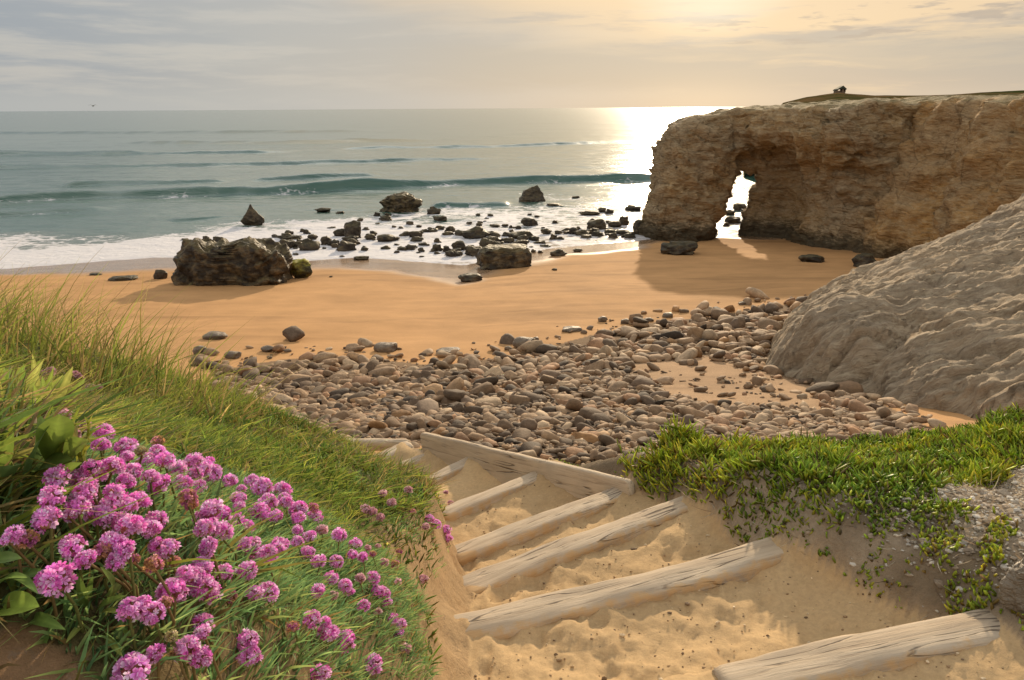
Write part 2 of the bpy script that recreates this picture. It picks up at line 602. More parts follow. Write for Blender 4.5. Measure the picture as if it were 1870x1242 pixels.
def mat_wood():
    mt, t = new_mat("weathered_timber")
    tc = X(t, t.n('ShaderNodeTexCoord').outputs['Object'])
    gpos = X(t, t.n('ShaderNodeNewGeometry').outputs['Position'])
    sand = t.attr('sand', 'Fac')
    g1 = t.noise(t.mapping(tc, (2.0, 55, 55)), 1.0, 6, 0.7)
    g2 = t.noise(t.mapping(tc, (0.8, 9, 9)), 1.0, 5, 0.6, 0.4)
    g3 = t.noise(tc, 3.5, 4)
    col = t.mix(t.smooth(g2, 0.35, 0.65), (0.42, 0.32, 0.215), (0.57, 0.455, 0.32))
    col = t.mix(t.smooth(g1, 0.50, 0.28) * 0.75, col, (0.25, 0.18, 0.12))
    col = t.mix(t.smooth(g3, 0.45, 0.7) * 0.4, col, (0.36, 0.30, 0.23))
    crack = t.smooth(t.m('ABSOLUTE', t.noise(t.mapping(tc, (0.5, 7, 7), loc=(3, 1, 2)), 1.0, 3, 0.5) - 0.5), 0.010, 0.0) * t.smooth(g3, 0.46, 0.62)
    col = t.mix(crack * 0.8, col, (0.11, 0.08, 0.055))
    sn = t.noise(gpos, 14, 6, 0.7)
    k = t.smooth(sn * 0.8 + sand - 0.5, 0.3, 0.5)
    col = t.mix(k, col, (0.55, 0.36, 0.18))
    nb = t.bump(g1 * 0.6 + g2 * 0.4 - crack, 0.8, 0.012)
    p = t.n('ShaderNodeBsdfPrincipled', {'Base Color': col, 'Roughness': 0.85, 'Normal': nb})
    t.put(p.inputs['Specular IOR Level'], 0.2)
    finish(t, p.outputs[0])
    return mt


def mat_plain(name, col, rough=0.85):
    mt, t = new_mat(name)
    pos = X(t, t.n('ShaderNodeNewGeometry').outputs['Position'])
    n = t.noise(pos, 3, 5)
    v = t.lin(n, 0.3, 0.7, 0.75, 1.2)
    c_ = t.mix(1.0, col, t.vec(v, v, v), 'MULTIPLY')
    p = t.n('ShaderNodeBsdfPrincipled', {'Base Color': c_, 'Roughness': rough})
    finish(t, p.outputs[0])
    return mt


M_GROUND = mat_terrain()
M_SEA = mat_sea()
M_CLIFF = mat_cliff("ochre_cliff_rock", (0.52, 0.29, 0.10), (0.40, 0.265, 0.135), (0.55, 0.39, 0.21), (0.085, 0.05, 0.022), 1.0, 0.3, grass=True, wetz=0.9)
M_ARCH = mat_cliff("brown_arch_rock", (0.41, 0.265, 0.12), (0.34, 0.245, 0.14), (0.50, 0.375, 0.225), (0.07, 0.045, 0.023), 1.1, 0.5, grass=True, wetz=0.8)
M_OUT = mat_cliff("grey_slab_rock", (0.42, 0.31, 0.195), (0.33, 0.25, 0.165), (0.53, 0.425, 0.29), (0.09, 0.062, 0.037), 1.6, 0.25, stretch=(0.6, 1.6, 3.6), bumpd=0.30, crk=0.0, wrp=0.9, bedvec=True)
M_WET = mat_wetrock()
M_BOULD = mat_wetrock("mossy_boulder", (0.16, 0.112, 0.055), (0.028, 0.020, 0.012), (0.12, 0.095, 0.025), 0.4)
M_YEL = mat_wetrock("algae_rock", (0.22, 0.19, 0.03), (0.04, 0.035, 0.018), (0.30, 0.27, 0.02), 0.9)
M_COB = mat_cobble()
M_WOOD = mat_wood()
M_GRASS = mat_leaf("grass_blade", 0.5)
M_SUCC = mat_leaf("fleshy_leaf", 0.42, 0.45, 0.35)
M_BROAD = mat_leaf("broad_leaf", 0.35, 0.4, 0.4)
M_PETAL = mat_leaf("thrift_petal", 0.5, 0.65, 0.1)
M_CALYX = mat_leaf("papery_calyx", 0.25, 0.8, 0.1)
M_STEM = mat_leaf("flower_stem", 0.15, 0.7, 0.2)


# ------------------------------------------------------------------ ground heights
_w = np.array([(-260, 500), (0, 492), (150, 480), (280, 470), (420, 470), (560, 476), (650, 470), (760, 478), (850, 484), (930, 468), (1000, 455), (1100, 445), (1180, 438), (1330, 428), (1500, 425), (1800, 424)], float)
_wp = at_z(_w[:, 0], _w[:, 1], 0.0)


def Yw(x): return np.interp(x, _wp[:, 0], _wp[:, 1])


def H_beach(x, y):
    x, y = np.asarray(x, float), np.asarray(y, float)
    near = np.interp(y, [-5, 8, 12, 16, 20], [4.5, 4.3, 3.2, 2.35, 1.7])
    yw = Yw(x)
    q = (y - 20) / np.maximum(yw - 20, 1)
    far = np.where(q < 1, 1.7 * np.clip(1 - q, 0, 1) ** 1.25, -0.06 * (y - yw))
    z = np.where(y < 20, near, np.maximum(far, -2.5))
    z = z + fbm(x * 0.12, y * 0.12, 2.2, 3) * 0.10 * sstep(46, 25, y)
    return z


BANK_L = TPS([(-.30, .56, 7.50), (-.46, .85, 7.57), (-.22, 1.1, 7.10), (-.48, 1.7, 7.0), (-.20, 1.5, 6.8), (-.26, 3.3, 6.22), (-.95, 5, 5.6),
              (-1.65, 5, 6.05), (-2.75, 4.65, 6.6), (-1, 2.5, 6.9), (-1.07, 1.6, 7.38), (-.25, 2.3, 6.5), (-.6, 4.0, 6.12), (-3.5, 3, 7.25),
              (-2, 2.8, 7.0), (-.3, -.5, 7.4), (-1.5, -.5, 7.7), (-4, 0, 7.9), (-.7, .3, 7.6), (-2.2, 6.3, 5.1), (-3.2, 6, 5.6),
              (-1.5, 6.3, 4.95), (-4, 8, 4.0), (-2.5, 8, 3.9), (-6, 5, 6.2), (-7, 8, 4), (-10, 4, 6.4), (-10, 10, 3.0), (-5, 11, 2.8), (-1.5, 7.5, 4.3), (-3, 10, 3.2)])
BANK_R = TPS([(1.3, 3.0, 6.50), (1.10, 3.8, 6.22), (1.16, 4.2, 6.06), (1.25, 4.6, 5.94), (2.6, 5, 5.70), (3.06, 4.5, 5.98), (1.5, 2.2, 6.45),
              (2.2, 2.4, 6.72), (1.63, 3.2, 6.43), (2.37, 3.4, 6.22), (.75, 4.7, 5.86), (.2, 5.5, 5.42), (-.4, 6.4, 5.12), (-.78, 7.0, 4.92),
              (1, 5.3, 5.45), (2, 5.6, 5.42), (3.5, 5.2, 5.85), (5, 5, 6.2), (5, 3, 6.9), (4, 2, 6.9), (2, 0, 6.9), (1.5, 1, 6.6), (1.5, -1, 6.8),
              (0, 6.8, 4.7), (1, 6.6, 4.6), (2.2, 6.8, 4.7), (3.8, 6.6, 5.0), (5.5, 6.5, 5.3), (8, 4, 6.8), (1, 8.5, 3.6), (3, 8.5, 3.6),
              (6, 8.7, 3.7), (-1, 8.6, 3.7), (8, 8, 4.2), (1.61, 2.2, 6.5)])
# logs of the stairs: left end, right end, top height
LOGS = [((.72, 2.03), (1.53, 2.21), 6.35), ((-.15, 2.54), (1.10, 3.0), 6.15), ((-.147, 3.15), (.89, 3.8), 5.95), ((-.23, 3.72), (.71, 4.4), 5.75),
        ((-.37, 4.63), (.29, 5.23), 5.5), ((-.70, 5.64), (-.26, 6.1), 5.2), ((-1.12, 6.35), (-.71, 6.74), 4.95), ((-1.38, 7.05), (-1.11, 7.4), 4.7)]
_xl = np.array([(-3, -.1), (1.2, -.12), (2.1, -.13), (2.54, -.17), (3.15, -.18), (3.72, -.27), (4.6, -.5), (5.6, -.9), (6.3, -1.3), (7, -1.65), (8.2, -2.1)])
_xr = np.array([(-3, 1.5), (2.2, 1.55), (3.0, 1.12), (3.8, .92), (4.4, .72), (5.23, .33), (6.1, -.24), (6.74, -.67), (7.4, -1.07), (8.2, -1.4)])


def path_level(x, y):
    z = np.full(np.shape(x), LOGS[0][2] - 0.01)
    for k, (a, b, zk) in enumerate(LOGS):
        ex, ey = b[0] - a[0], b[1] - a[1]
        L = math.hypot(ex, ey)
        side = ((y - a[1]) * ex - (x - a[0]) * ey) / L
        nz = LOGS[k + 1][2] if k + 1 < len(LOGS) else 4.5
        z = z + (nz - zk) * (sstep(0.0, 0.22, side) * 0.75 + sstep(0.1, 0.5, side) * 0.25)
    return z


_fr = np.random.default_rng(11)
_foot = np.c_[_fr.uniform(-.3, 1.4, 260), _fr.uniform(1.6, 5.5, 260), _fr.uniform(.018, .055, 260), _fr.uniform(0, 3.14, 260)]


def H(x, y, detail=False):
    x, y = np.asarray(x, float), np.asarray(y, float)
    xx, yy = np.clip(x, -8, 8), np.clip(y, -1.8, 11)
    drop = np.maximum(y - 11, 0) * 1.0
    zl, zr = BANK_L(xx, yy) - drop, BANK_R(xx, yy) - drop
    zp = path_level(x, y)
    wob = perlin(x * 3.1, y * 2.3, 5.0) * 0.06 + perlin(x * 9, y * 9, 1.0) * 0.025
    xl = np.interp(y, _xl[:, 0], _xl[:, 1]) + wob
    xr = np.interp(y, _xr[:, 0], _xr[:, 1]) + wob * 0.6
    if detail:
        zl = zl + fbm(x * 2.2, y * 2.2, 0.3, 4) * 0.04
        zr = zr + fbm(x * 2.5, y * 2.5, 7.3, 5) * 0.05
        m_ = (y < 8) & (y > 1) & (np.abs(x) < 2.5) & (detail != 2)
        dz = np.zeros(np.shape(x))
        xs, ys = x[m_], y[m_]
        v = fbm(xs * 5, ys * 5, 3.0, 4) * 0.022 + fbm(xs * 16, ys * 16, 9.0, 3, ridged=True) * 0.008
        for fx, fy, fr, fa in _foot:
            u1 = (xs - fx) * math.cos(fa) + (ys - fy) * math.sin(fa)
            u2 = -(xs - fx) * math.sin(fa) + (ys - fy) * math.cos(fa)
            rr = (u1 / (fr * 1.7)) ** 2 + (u2 / fr) ** 2
            v += -0.013 * np.exp(-rr) + 0.0065 * np.exp(-(np.sqrt(rr) - 1.35) ** 2 * 9)
        dz[m_] = v + 0.020
        zp = zp + dz
    zp = zp + 0.05 * sstep(-.40, 0.0, x - xr) * sstep(4.1, 4.7, y) + 0.05 * sstep(-.35, 0.0, x - xr)
    sl = sstep(lerp(-0.24, -0.13, sstep(3.0, 4.0, y)), 0.03, x - xl)
    sr = sstep(-0.05, 0.16, x - xr)
    pw = sstep(8.3, 7.5, y)
    sl = sl * pw + sstep(-1.6, -1.2, x) * (1 - pw)
    sr = sr * pw + sstep(-1.5, -1.1, x) * (1 - pw)
    zp = lerp(zr, zp, pw)
    z = lerp(lerp(zl, zp, sl), zr, sr)
    b = H_beach(x, y)
    k = 0.12
    hh = np.clip(0.5 + 0.5 * (z - b) / k, 0, 1)
    return lerp(b, z, hh) + k * hh * (1 - hh)


def zones(x, y):
    """path, left-bank and right-bank membership"""
    xl = np.interp(y, _xl[:, 0], _xl[:, 1])
    xr = np.interp(y, _xr[:, 0], _xr[:, 1])
    near = (y < 8.2)
    return near & (x > xl) & (x < xr), near & (x <= xl), near & (x >= xr)


COBBLE_PX = [(380, 664), (440, 672), (480, 662), (560, 652), (700, 658), (800, 668), (900, 655), (1000, 635), (1080, 612), (1200, 588), (1300, 578), (1440, 555), (1560, 560),
             (1540, 700), (1700, 782), (1640, 812), (1500, 870), (1300, 920), (1130, 880), (800, 812), (590, 830), (470, 800), (400, 720)]
SANDGAP_PX = [(1140, 668), (1280, 648), (1400, 680), (1500, 712), (1500, 748), (1330, 742), (1220, 722)]


def build_ground():
    nr, na = 900, 860
    r_ = np.concatenate([np.geomspace(0.25, 14, 620), np.geomspace(14.06, 150, nr - 620)])
    a_ = np.radians(np.linspace(-72, 72, na))
    R_, A_ = np.meshgrid(r_, a_, indexing='ij')
    x, y = (R_ * np.sin(A_)).ravel(), (-1.2 + R_ * np.cos(A_)).ravel()
    z = H(x, y, True)
    # sand ripples and hollows on the beach
    far = y > 12
    z[far] += fbm(x[far] * 0.5, y[far] * 0.9, 4.0, 3) * 0.02
    P, L, Rr = zones(x, y)
    px, py, dd = proj(np.c_[x, y, z])
    cob = in_poly(px, py, COBBLE_PX) & (y > 7)
    gap = in_poly(px, py, SANDGAP_PX) & (y > 7)
    n1 = fbm(x * 1.3, y * 1.3, 1.0, 4)
    n2 = fbm(x * 0.2, y * 0.2, 6.0, 3)
    col = np.tile(np.array([0.45, 0.25, 0.106]), (len(x), 1))
    col *= (1 + 0.12 * n2)[:, None]
    crumb = np.full(len(x), 0.05)
    cd = np.array([0.15, 0.105, 0.065])
    kc = (cob & ~gap).astype(float)
    col = lerp(col, cd, kc[:, None] * 0.85)
    col = lerp(col, np.array([0.40, 0.26, 0.15]), gap[:, None] * 0.9)
    crumb = np.maximum(crumb, cob * 0.8)
    ps = np.array([0.50, 0.34, 0.175])
    col = np.where(P[:, None], ps * (1 + 0.10 * n1)[:, None], col)
    crumb = np.where(P, 0.35, crumb)
    soil = np.array([0.30, 0.20, 0.11])
    bank = (L | Rr) & (z > H_beach(x, y) + 0.1)
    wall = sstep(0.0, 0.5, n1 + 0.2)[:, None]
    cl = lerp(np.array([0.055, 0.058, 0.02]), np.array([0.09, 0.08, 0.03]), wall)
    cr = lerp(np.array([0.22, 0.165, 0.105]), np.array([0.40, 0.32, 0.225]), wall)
    soilc = in_poly(px + n1 * 20, py + n1 * 20, [(-80, 1140), (60, 1150), (150, 1200), (170, 1400), (-80, 1400)]) | ((y < 0.3) & (x > -1.2))
    cl = np.where(soilc[:, None], soil * np.array([.8, .72, .7]), cl)
    dryk = sstep(-30, 20, -poly_dist(px, py, [(640, 950), (800, 930), (850, 1000), (800, 1060), (700, 1080), (620, 1000)]) + n1 * 30)
    cl = lerp(cl, np.array([0.34, 0.225, 0.11]), (dryk * (y > 1))[:, None] * 0.8)
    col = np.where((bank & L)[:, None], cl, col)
    col = np.where((bank & Rr)[:, None], cr, col)
    # sandy faces of the cut banks beside the path
    xl = np.interp(y, _xl[:, 0], _xl[:, 1])
    xr = np.interp(y, _xr[:, 0], _xr[:, 1])
    ed = np.maximum(sstep(lerp(-.30, -.16, sstep(3.0, 4.0, y)), -.06, x - xl + 0.05 * n1) * L, sstep(.05, .0, x - xr) * Rr * 0.5)
    col = lerp(col, np.array([0.56, 0.37, 0.20]), (ed * 0.75)[:, None])
    crumb = np.where(bank, 0.8, crumb)
    dw = Yw(x) - y
    wn = fbm(x * 0.16, y * 0.16, 3.0, 3)
    ww = np.interp(x, [-30, -14, -6, 2, 6, 12], [3.2, 4.5, 4.0, 5.5, 3.0, 1.4])
    wet = sstep(ww * 1.25, ww * 0.6, dw + wn * 3.0)
    wet = np.where(y > 20, wet, 0)
    col = lerp(col, np.array([0.26, 0.165, 0.095]), (wet * 0.9)[:, None])
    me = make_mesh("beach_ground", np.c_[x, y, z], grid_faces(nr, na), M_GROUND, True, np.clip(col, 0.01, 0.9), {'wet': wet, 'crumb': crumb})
    tag(link("ground", me), kind='structure')


build_ground()

# ------------------------------------------------------------------ sea
WAVES = [  # pixel line of the crest foot, amplitude, front width, back width, taper
    ([(-250, 392), (0, 370), (180, 360), (270, 358), (480, 352), (560, 349), (680, 343), (860, 335), (1000, 332), (1190, 328), (1300, 327)], 0.95, 1.8, 6.0),
    ([(-250, 322), (0, 309), (250, 305), (560, 298), (880, 291), (960, 290)], 0.62, 2.4, 8.0),
    ([(100, 342), (190, 338), (300, 336), (380, 333), (420, 333)], 0.55, 1.7, 5.0),
    ([(440, 332), (480, 328), (640, 323), (700, 322)], 0.6, 1.8, 5.0),
    ([(-250, 286), (0, 283), (350, 281), (480, 279), (570, 277)], 0.8, 3.0, 9.0),
    ([(600, 272), (700, 271), (900, 268), (1100, 262), (1180, 260)], 0.6, 3.0, 9.0),
    ([(-200, 400), (0, 391), (100, 386), (165, 383), (210, 383)], 0.5, 1.1, 3.0),
    ([(780, 379), (820, 376), (900, 375), (940, 376)], 0.45, 1.0, 3.0),
    ([(200, 262), (500, 262), (800, 256)], 0.7, 3.0, 9.0),
    ([(-100, 244), (300, 243), (700, 240)], 0.8, 4.0, 12.0),
    ([(300, 405), (360, 402), (420, 398), (480, 397)], 0.18, 0.8, 2.0),
]


def build_sea():
    r_ = np.concatenate([np.geomspace(28, 190, 620), np.geomspace(192, 40000, 260)])
    a_ = np.radians(np.linspace(-58, 58, 560))
    R_, A_ = np.meshgrid(r_, a_, indexing='ij')
    x, y = (R_ * np.sin(A_)).ravel(), (R_ * np.cos(A_)).ravel()
    rr = R_.ravel()
    z = np.zeros(len(x))
    fade = sstep(900, 300, rr)
    z += fbm(x * 0.03, y * 0.10, 1.0, 3) * 0.16 * fade * sstep(0, 30, y - Yw(x))
    z += fbm(x * 0.16, y * 0.40, 5.0, 4) * 0.12 * sstep(420, 120, rr) * sstep(0, 14, y - Yw(x))
    foam = np.zeros(len(x))
    lip = np.zeros(len(x))
    for i, (pl, A, wf, wb) in enumerate(WAVES):
        w = at_z(np.array([p[0] for p in pl], float), np.array([p[1] for p in pl], float), 0.0)
        yc = np.interp(x, w[:, 0], w[:, 1]) + perlin(x * 0.12, i * 3.7) * 1.0 + perlin(x * 0.5, i * 7.7) * 0.25
        x0, x1 = w[0, 0], w[-1, 0]
        ends = sstep(x0, x0 + (x1 - x0) * 0.12, x) * sstep(x1, x1 - (x1 - x0) * 0.15, x)
        am = A * ends * (0.8 + 0.55 * perlin(x * 0.09, i * 5.1 + 2))
        u = y - yc
        h = np.where(u > 0, np.exp(-(u / wb) ** 2), np.where(u > -wf, 0.5 + 0.5 * np.cos(np.pi * u / wf), 0))
        z += am * h
        if i in (0, 7, 6):
            lip = np.maximum(lip, ends * np.exp(-((u + wf) / (0.8 * wf)) ** 2) * (0.45 + 0.5 * perlin(x * 0.2, 3.3 + i)))
    ds = y - Yw(x)
    wfm = np.interp(x, [-40, -25, -12, 0, 8, 14, 40], [12, 15, 27, 44, 48, 42, 34])
    dens = np.interp(x, [-40, -20, -8, 4, 14], [1.12, 1.04, 0.78, 0.60, 0.53])
    wv = fbm(x * 0.1, y * 0.12, 3.0, 3)
    foam = dens * sstep(1.0, 0.25, ds / wfm + wv * 0.35) * sstep(-1.5, 0.3, ds)
    foam = np.maximum(foam, np.clip(lip, 0, 1) * 0.75)
    shallow = sstep(14, 0, ds + wv * 4)
    z += np.where(ds < 3, 0.03, 0) - sstep(0.5, -2.0, ds) * 0.3
    me = make_mesh("sea_surface", np.c_[x, y, z], grid_faces(len(r_), len(a_)), M_SEA, True, None, {'foam': foam, 'shallow': shallow, 'far': sstep(70, 420, rr)})
    tag(link("sea", me), kind='structure')


build_sea()


# ------------------------------------------------------------------ cliffs
def smin(a, b, k):
    h = np.clip(0.5 + 0.5 * (b - a) / k, 0, 1)
    return lerp(b, a, h) - k * h * (1 - h)


def smax(a, b, k): return -smin(-a, -b, k)


def net_object(name, mat, lo, hi, h, sdf, amp, post=None):
    nx, ny, nz = [int((hi[i] - lo[i]) / h) + 1 for i in range(3)]
    ax = [lo[i] + h * np.arange((nx, ny, nz)[i]) for i in range(3)]
    Xg, Yg, Zg = np.meshgrid(*ax, indexing='ij')
    v, f_ = surface_nets(sdf(Xg, Yg, Zg), lo, h)
    n = vnormals(v, f_)
    v = v + n * amp(v, n)[:, None]
    me = make_mesh(name, v, f_, mat, True)
    return link(name, me)


def strata(v, sc, tilt, seed):
    """ledged, blocky relief following tilted beds"""
    x, y, z = v.T
    wx = fbm(x * 0.25 * sc, y * 0.25 * sc, z * 0.25 * sc + seed, 3) * 0.9
    bed = z * math.cos(tilt) + (x * 0.8 + y * 0.3) * math.sin(tilt) + wx
    b1 = perlin(bed * 1.1 * sc, x * 0.10 * sc + seed, y * 0.10 * sc)
    b2 = perlin(bed * 3.0 * sc, x * 0.30 * sc, y * 0.30 * sc + seed)
    r1 = fbm(x * 0.45 * sc, y * 0.45 * sc, z * 0.32 * sc + seed * 2, 4, ridged=True) - 0.9
    r2 = fbm(x * 1.5 * sc, y * 1.5 * sc, z * 1.2 * sc + seed, 3)
    saw = lambda q: (q - np.floor(q)) ** 1.6
    led = saw(bed * 0.75 * sc + 0.35 * perlin(x * 0.3, y * 0.3, seed)) * 0.42 * sstep(-.3, .3, perlin(x * 0.22 + seed, y * 0.22, z * 0.22))
    led = led + saw(bed * 2.2 * sc + 0.5 * perlin(x * 0.9, y * 0.9, z * 0.4 + seed)) * 0.16
    return b1 * 0.30 + b2 * 0.16 + r1 * 0.42 + r2 * 0.14 + led - 0.15


ARCH_POLY = [(9.3, 50.0), (10.6, 49.3), (12.7, 49.9), (13.6, 50.4), (14.6, 50.0), (16.1, 46.9), (17.2, 43.6), (19.7, 43.0), (24, 43), (40, 50), (40, 60), (24, 56), (17, 54.2), (13, 54.0), (10.2, 54.0), (9.0, 52.6)]


def sdf_arch(x, y, z):
    d = poly_dist(x[:, :, 0], y[:, :, 0], ARCH_POLY)[:, :, None] + 0 * z
    # batter: pillar narrows to the seaward top
    sea = sstep(14.0, 9.0, x)
    ins = np.interp(z, [-1, 0.5, 1.8, 2.4, 5.3, 6.7, 7.5, 8], [-.6, -.5, -.25, 0.05, 0.2, 0.8, 1.9, 3.2])
    d = d + sea * ins
    # wall to the right of the arch leans out over a hollow at its foot
    wl = sstep(13.6, 14.6, x) * sstep(20.5, 18.0, x)
    d = d + wl * np.interp(z, [-1, 0.8, 3.2, 4.6, 6.4, 8, 9], [0.8, 1.2, 1.5, 0.95, -0.30, 0.10, 0.8])
    top = np.interp(x, [8, 9.6, 11, 12.5, 14, 16, 18, 22, 30], [6.4, 7.05, 7.35, 7.6, 7.9, 8.0, 8.08, 8.3, 8.4]) + fbm(x[:, :, :1] * 0.5, y[:, :, :1] * 0.5, 2.0, 3) * 0.25
    d = smax(d, z - top, 0.5)
    # tunnel
    a = math.radians(11.0)
    ux, uy = math.sin(a), math.cos(a)
    s = (x - 13.05) * ux + (y - 50) * uy
    lat = (x - 13.05) * uy - (y - 50) * ux
    flare = np.interp(s, [-6, -1, 1, 8], [1.8, 1.25, 1.0, 1.15])
    cx = 0.45 + np.interp(z, [0, 2, 4], [0.0, 0.55, 1.15])
    hw = np.interp(z, [-1, 0, 2.0, 3.6, 4.5], [0.82, 0.80, 0.80, 0.74, 0.55]) * flare
    tun = smax(np.abs(lat - cx) - hw, z - np.interp(s, [-4, 0, 2, 6], [4.3, 4.0, 4.1, 5.2]), 0.4)
    d = smax(d, -tun, 0.25)
    # shadowed hollow beside and above the opening
    hx, hy, hz = x - 15.6, y - 49.0, z - 2.6
    hol = (np.sqrt((hx / 2.3) ** 2 + (hy / 2.4) ** 2 + (hz / 3.3) ** 2) - 1) * 2.0
    d = smax(d, -hol, 0.6)
    return d


arch = net_object("rock_arch", M_ARCH, (6.5, 41.0, -1.2), (30.0, 62.0, 10.0), 0.14, sdf_arch,
                  lambda v, n: strata(v, 1.15, 0.45, 3.0) * lerp(0.85, 0.15, sstep(.5, .9, n[:, 2])))
tag(arch, "brown rock arch with a slanting hole through it, jutting from the cliff into the surf", "rock arch")

CLIFF_POLY = [(19.3, 41.5), (20.1, 39.5), (20.0, 36), (20.6, 32), (22, 28), (25, 22), (30, 16), (60, 14), (80, 40), (70, 70), (30, 62), (22, 52), (20.6, 45.0)]


def sdf_cliff(x, y, z):
    d = poly_dist(x[:, :, 0], y[:, :, 0], CLIFF_POLY)[:, :, None] + 0 * z
    d = d + np.interp(z, [-1, 0, 2, 5, 7.5, 8.6, 10], [-.9, -.7, -.2, 0.55, 1.3, 1.9, 3.2])
    # buttresses and gullies
    d = d + fbm(x[:, :, :1] * 0.22, y[:, :, :1] * 0.22, 4.0, 3) * 1.3
    top = np.interp(x, [18, 24, 40, 80], [8.2, 8.3, 8.6, 9.2]) + np.interp(y, [20, 34, 45], [0.3, 0.1, 0.0]) + fbm(x[:, :, :1] * 0.35, y[:, :, :1] * 0.35, 9.0, 3) * 0.25
    return smax(d, z - top, 0.45)


cliff = net_object("sea_cliff", M_CLIFF, (17.0, 13.0, -1.2), (62.0, 62.0, 11.0), 0.22, sdf_cliff,
                   lambda v, n: strata(v, 1.0, 0.7, 8.0) * lerp(1.0, 0.15, sstep(.5, .9, n[:, 2])))
tag(cliff, "tall orange and ochre cliff with a grassy rim, behind the pale grey rock slab", "cliff")

# pale slab in front of the cliff
_base = np.array([(10.2, 27.0), (8.2, 24.2), (6.9, 21.2), (5.95, 18.9), (5.75, 17.3), (6.3, 15.6), (6.7, 13.6), (6.8, 12.1), (7.8, 11.0), (9.5, 10.0), (13, 9.0), (19, 8), (26, 12), (26, 26), (18, 29), (13, 28.5)])


def build_slab():
    xs, ys = np.arange(4.6, 26, 0.055), np.arange(7.5, 30, 0.055)
    X2, Y2 = np.meshgrid(xs, ys)
    db = poly_dist(X2, Y2, [tuple(p) for p in _base])
    ins = np.maximum(-db, 0)
    hb = H_beach(X2, Y2)
    t1 = TPS([(10.2, 27, 1.0), (8.2, 24.2, 1.3), (5.9, 18.9, 2.0), (6.2, 15.6, 2.5), (6.7, 12.1, 3.2), (7.8, 11, 3.5), (9.4, 25.9, 1.6), (11, 24, 3.35), (13.9, 22, 5.0), (17, 20, 6.8),
              (8.2, 21.5, 2.7), (7.2, 18, 3.1), (9, 18, 4.0), (8.0, 14, 3.7), (10, 14, 4.5), (9.5, 11.5, 4.2), (12, 12, 5.0), (12, 18, 4.9), (16, 14, 6.8), (22, 12, 8.0), (22, 22, 9.0), (11, 21, 4.2), (13, 9, 4.7)])(X2, Y2)
    hs = lerp(hb - 0.9, t1, sstep(-0.35, 0.85, ins + 0.25 * fbm(X2 * 1.2, Y2 * 1.2, 3.0, 3)))
    hs = hs + (fbm(X2 * 0.45, Y2 * 0.3, 1.0, 3) * 0.22) * sstep(0.3, 2, ins)
    lx, ly = X2 - 6.9, Y2 - 17.2
    hs = hs + 0.75 * np.exp(-((lx * 0.9 + ly * 0.25) ** 2 / 0.9 + (ly * 0.9 - lx * 0.3) ** 2 / 2.0))
    # notch between the foot lobe and the main slab
    nx, ny = X2 - 7.6, Y2 - 15.4
    hs = hs - 0.45 * np.exp(-((nx * 0.35 - ny * 0.93) ** 2 / 0.10 + (nx * 0.93 + ny * 0.35) ** 2 / 1.6))
    v = np.c_[X2.ravel(), Y2.ravel(), hs.ravel()]
    f_ = grid_faces(len(ys), len(xs))
    n = vnormals(v, f_)
    v = v + n * amp_slab(v, n)[:, None]
    keep = (db < 0.6).ravel()
    f_ = f_[keep[f_].all(1)]
    used = np.unique(f_)
    mp = np.full(len(v), -1)
    mp[used] = np.arange(len(used))
    return link("rock_slab", make_mesh("rock_slab", v[used], mp[f_], M_OUT))


def amp_slab(v, n):
    x, y, z = v.T
    wx = fbm(x * 0.40, y * 0.40, z * 0.4, 3) * 0.8
    # beds dip so that their edges run up to the right across the face
    bed = x * 0.15 + y * 0.9 + z * 0.27 + wx * 0.55
    al = x * 0.88 - y * 0.26 + z * 0.4
    k = 0.55 + 0.6 * sstep(-0.3, 0.4, perlin(x * 0.3, y * 0.3, 8.0))
    b0 = perlin(bed * 0.8, al * 0.2, 3.0)
    b1 = 1 - 2 * np.abs(perlin(bed * 1.9, al * 0.33, 1.0))
    b2 = 1 - 2 * np.abs(perlin(bed * 4.4 + 4, al * 0.8, 5.0))
    b3 = perlin(bed * 8.5 + 4, al * 1.8, 2.0)
    r1 = fbm(x * 0.8, y * 0.8, z * 0.8, 3, ridged=True) - 0.9
    gr = -0.20 * np.exp(-(perlin(bed * 0.95 + 3, al * 0.22, 7.0) / 0.055) ** 2) - 0.09 * np.exp(-(perlin(bed * 2.6 + 7, al * 0.5, 4.0) / 0.07) ** 2)
    return b0 * 0.18 + gr + k * k * ((b1 - 0.4) * 0.13 + (b2 - 0.4) * 0.07 + b3 * 0.03) + r1 * 0.10 + (fbm(x * 2.6, y * 2.6, z * 2.6, 3, ridged=True) - 0.9) * 0.045 + fbm(x * 6, y * 6, z * 6, 2) * 0.02


slab = build_slab()
tag(slab, "pale grey rock slab with fine slanting ridges, sloping down to the cobbles", "rock outcrop")


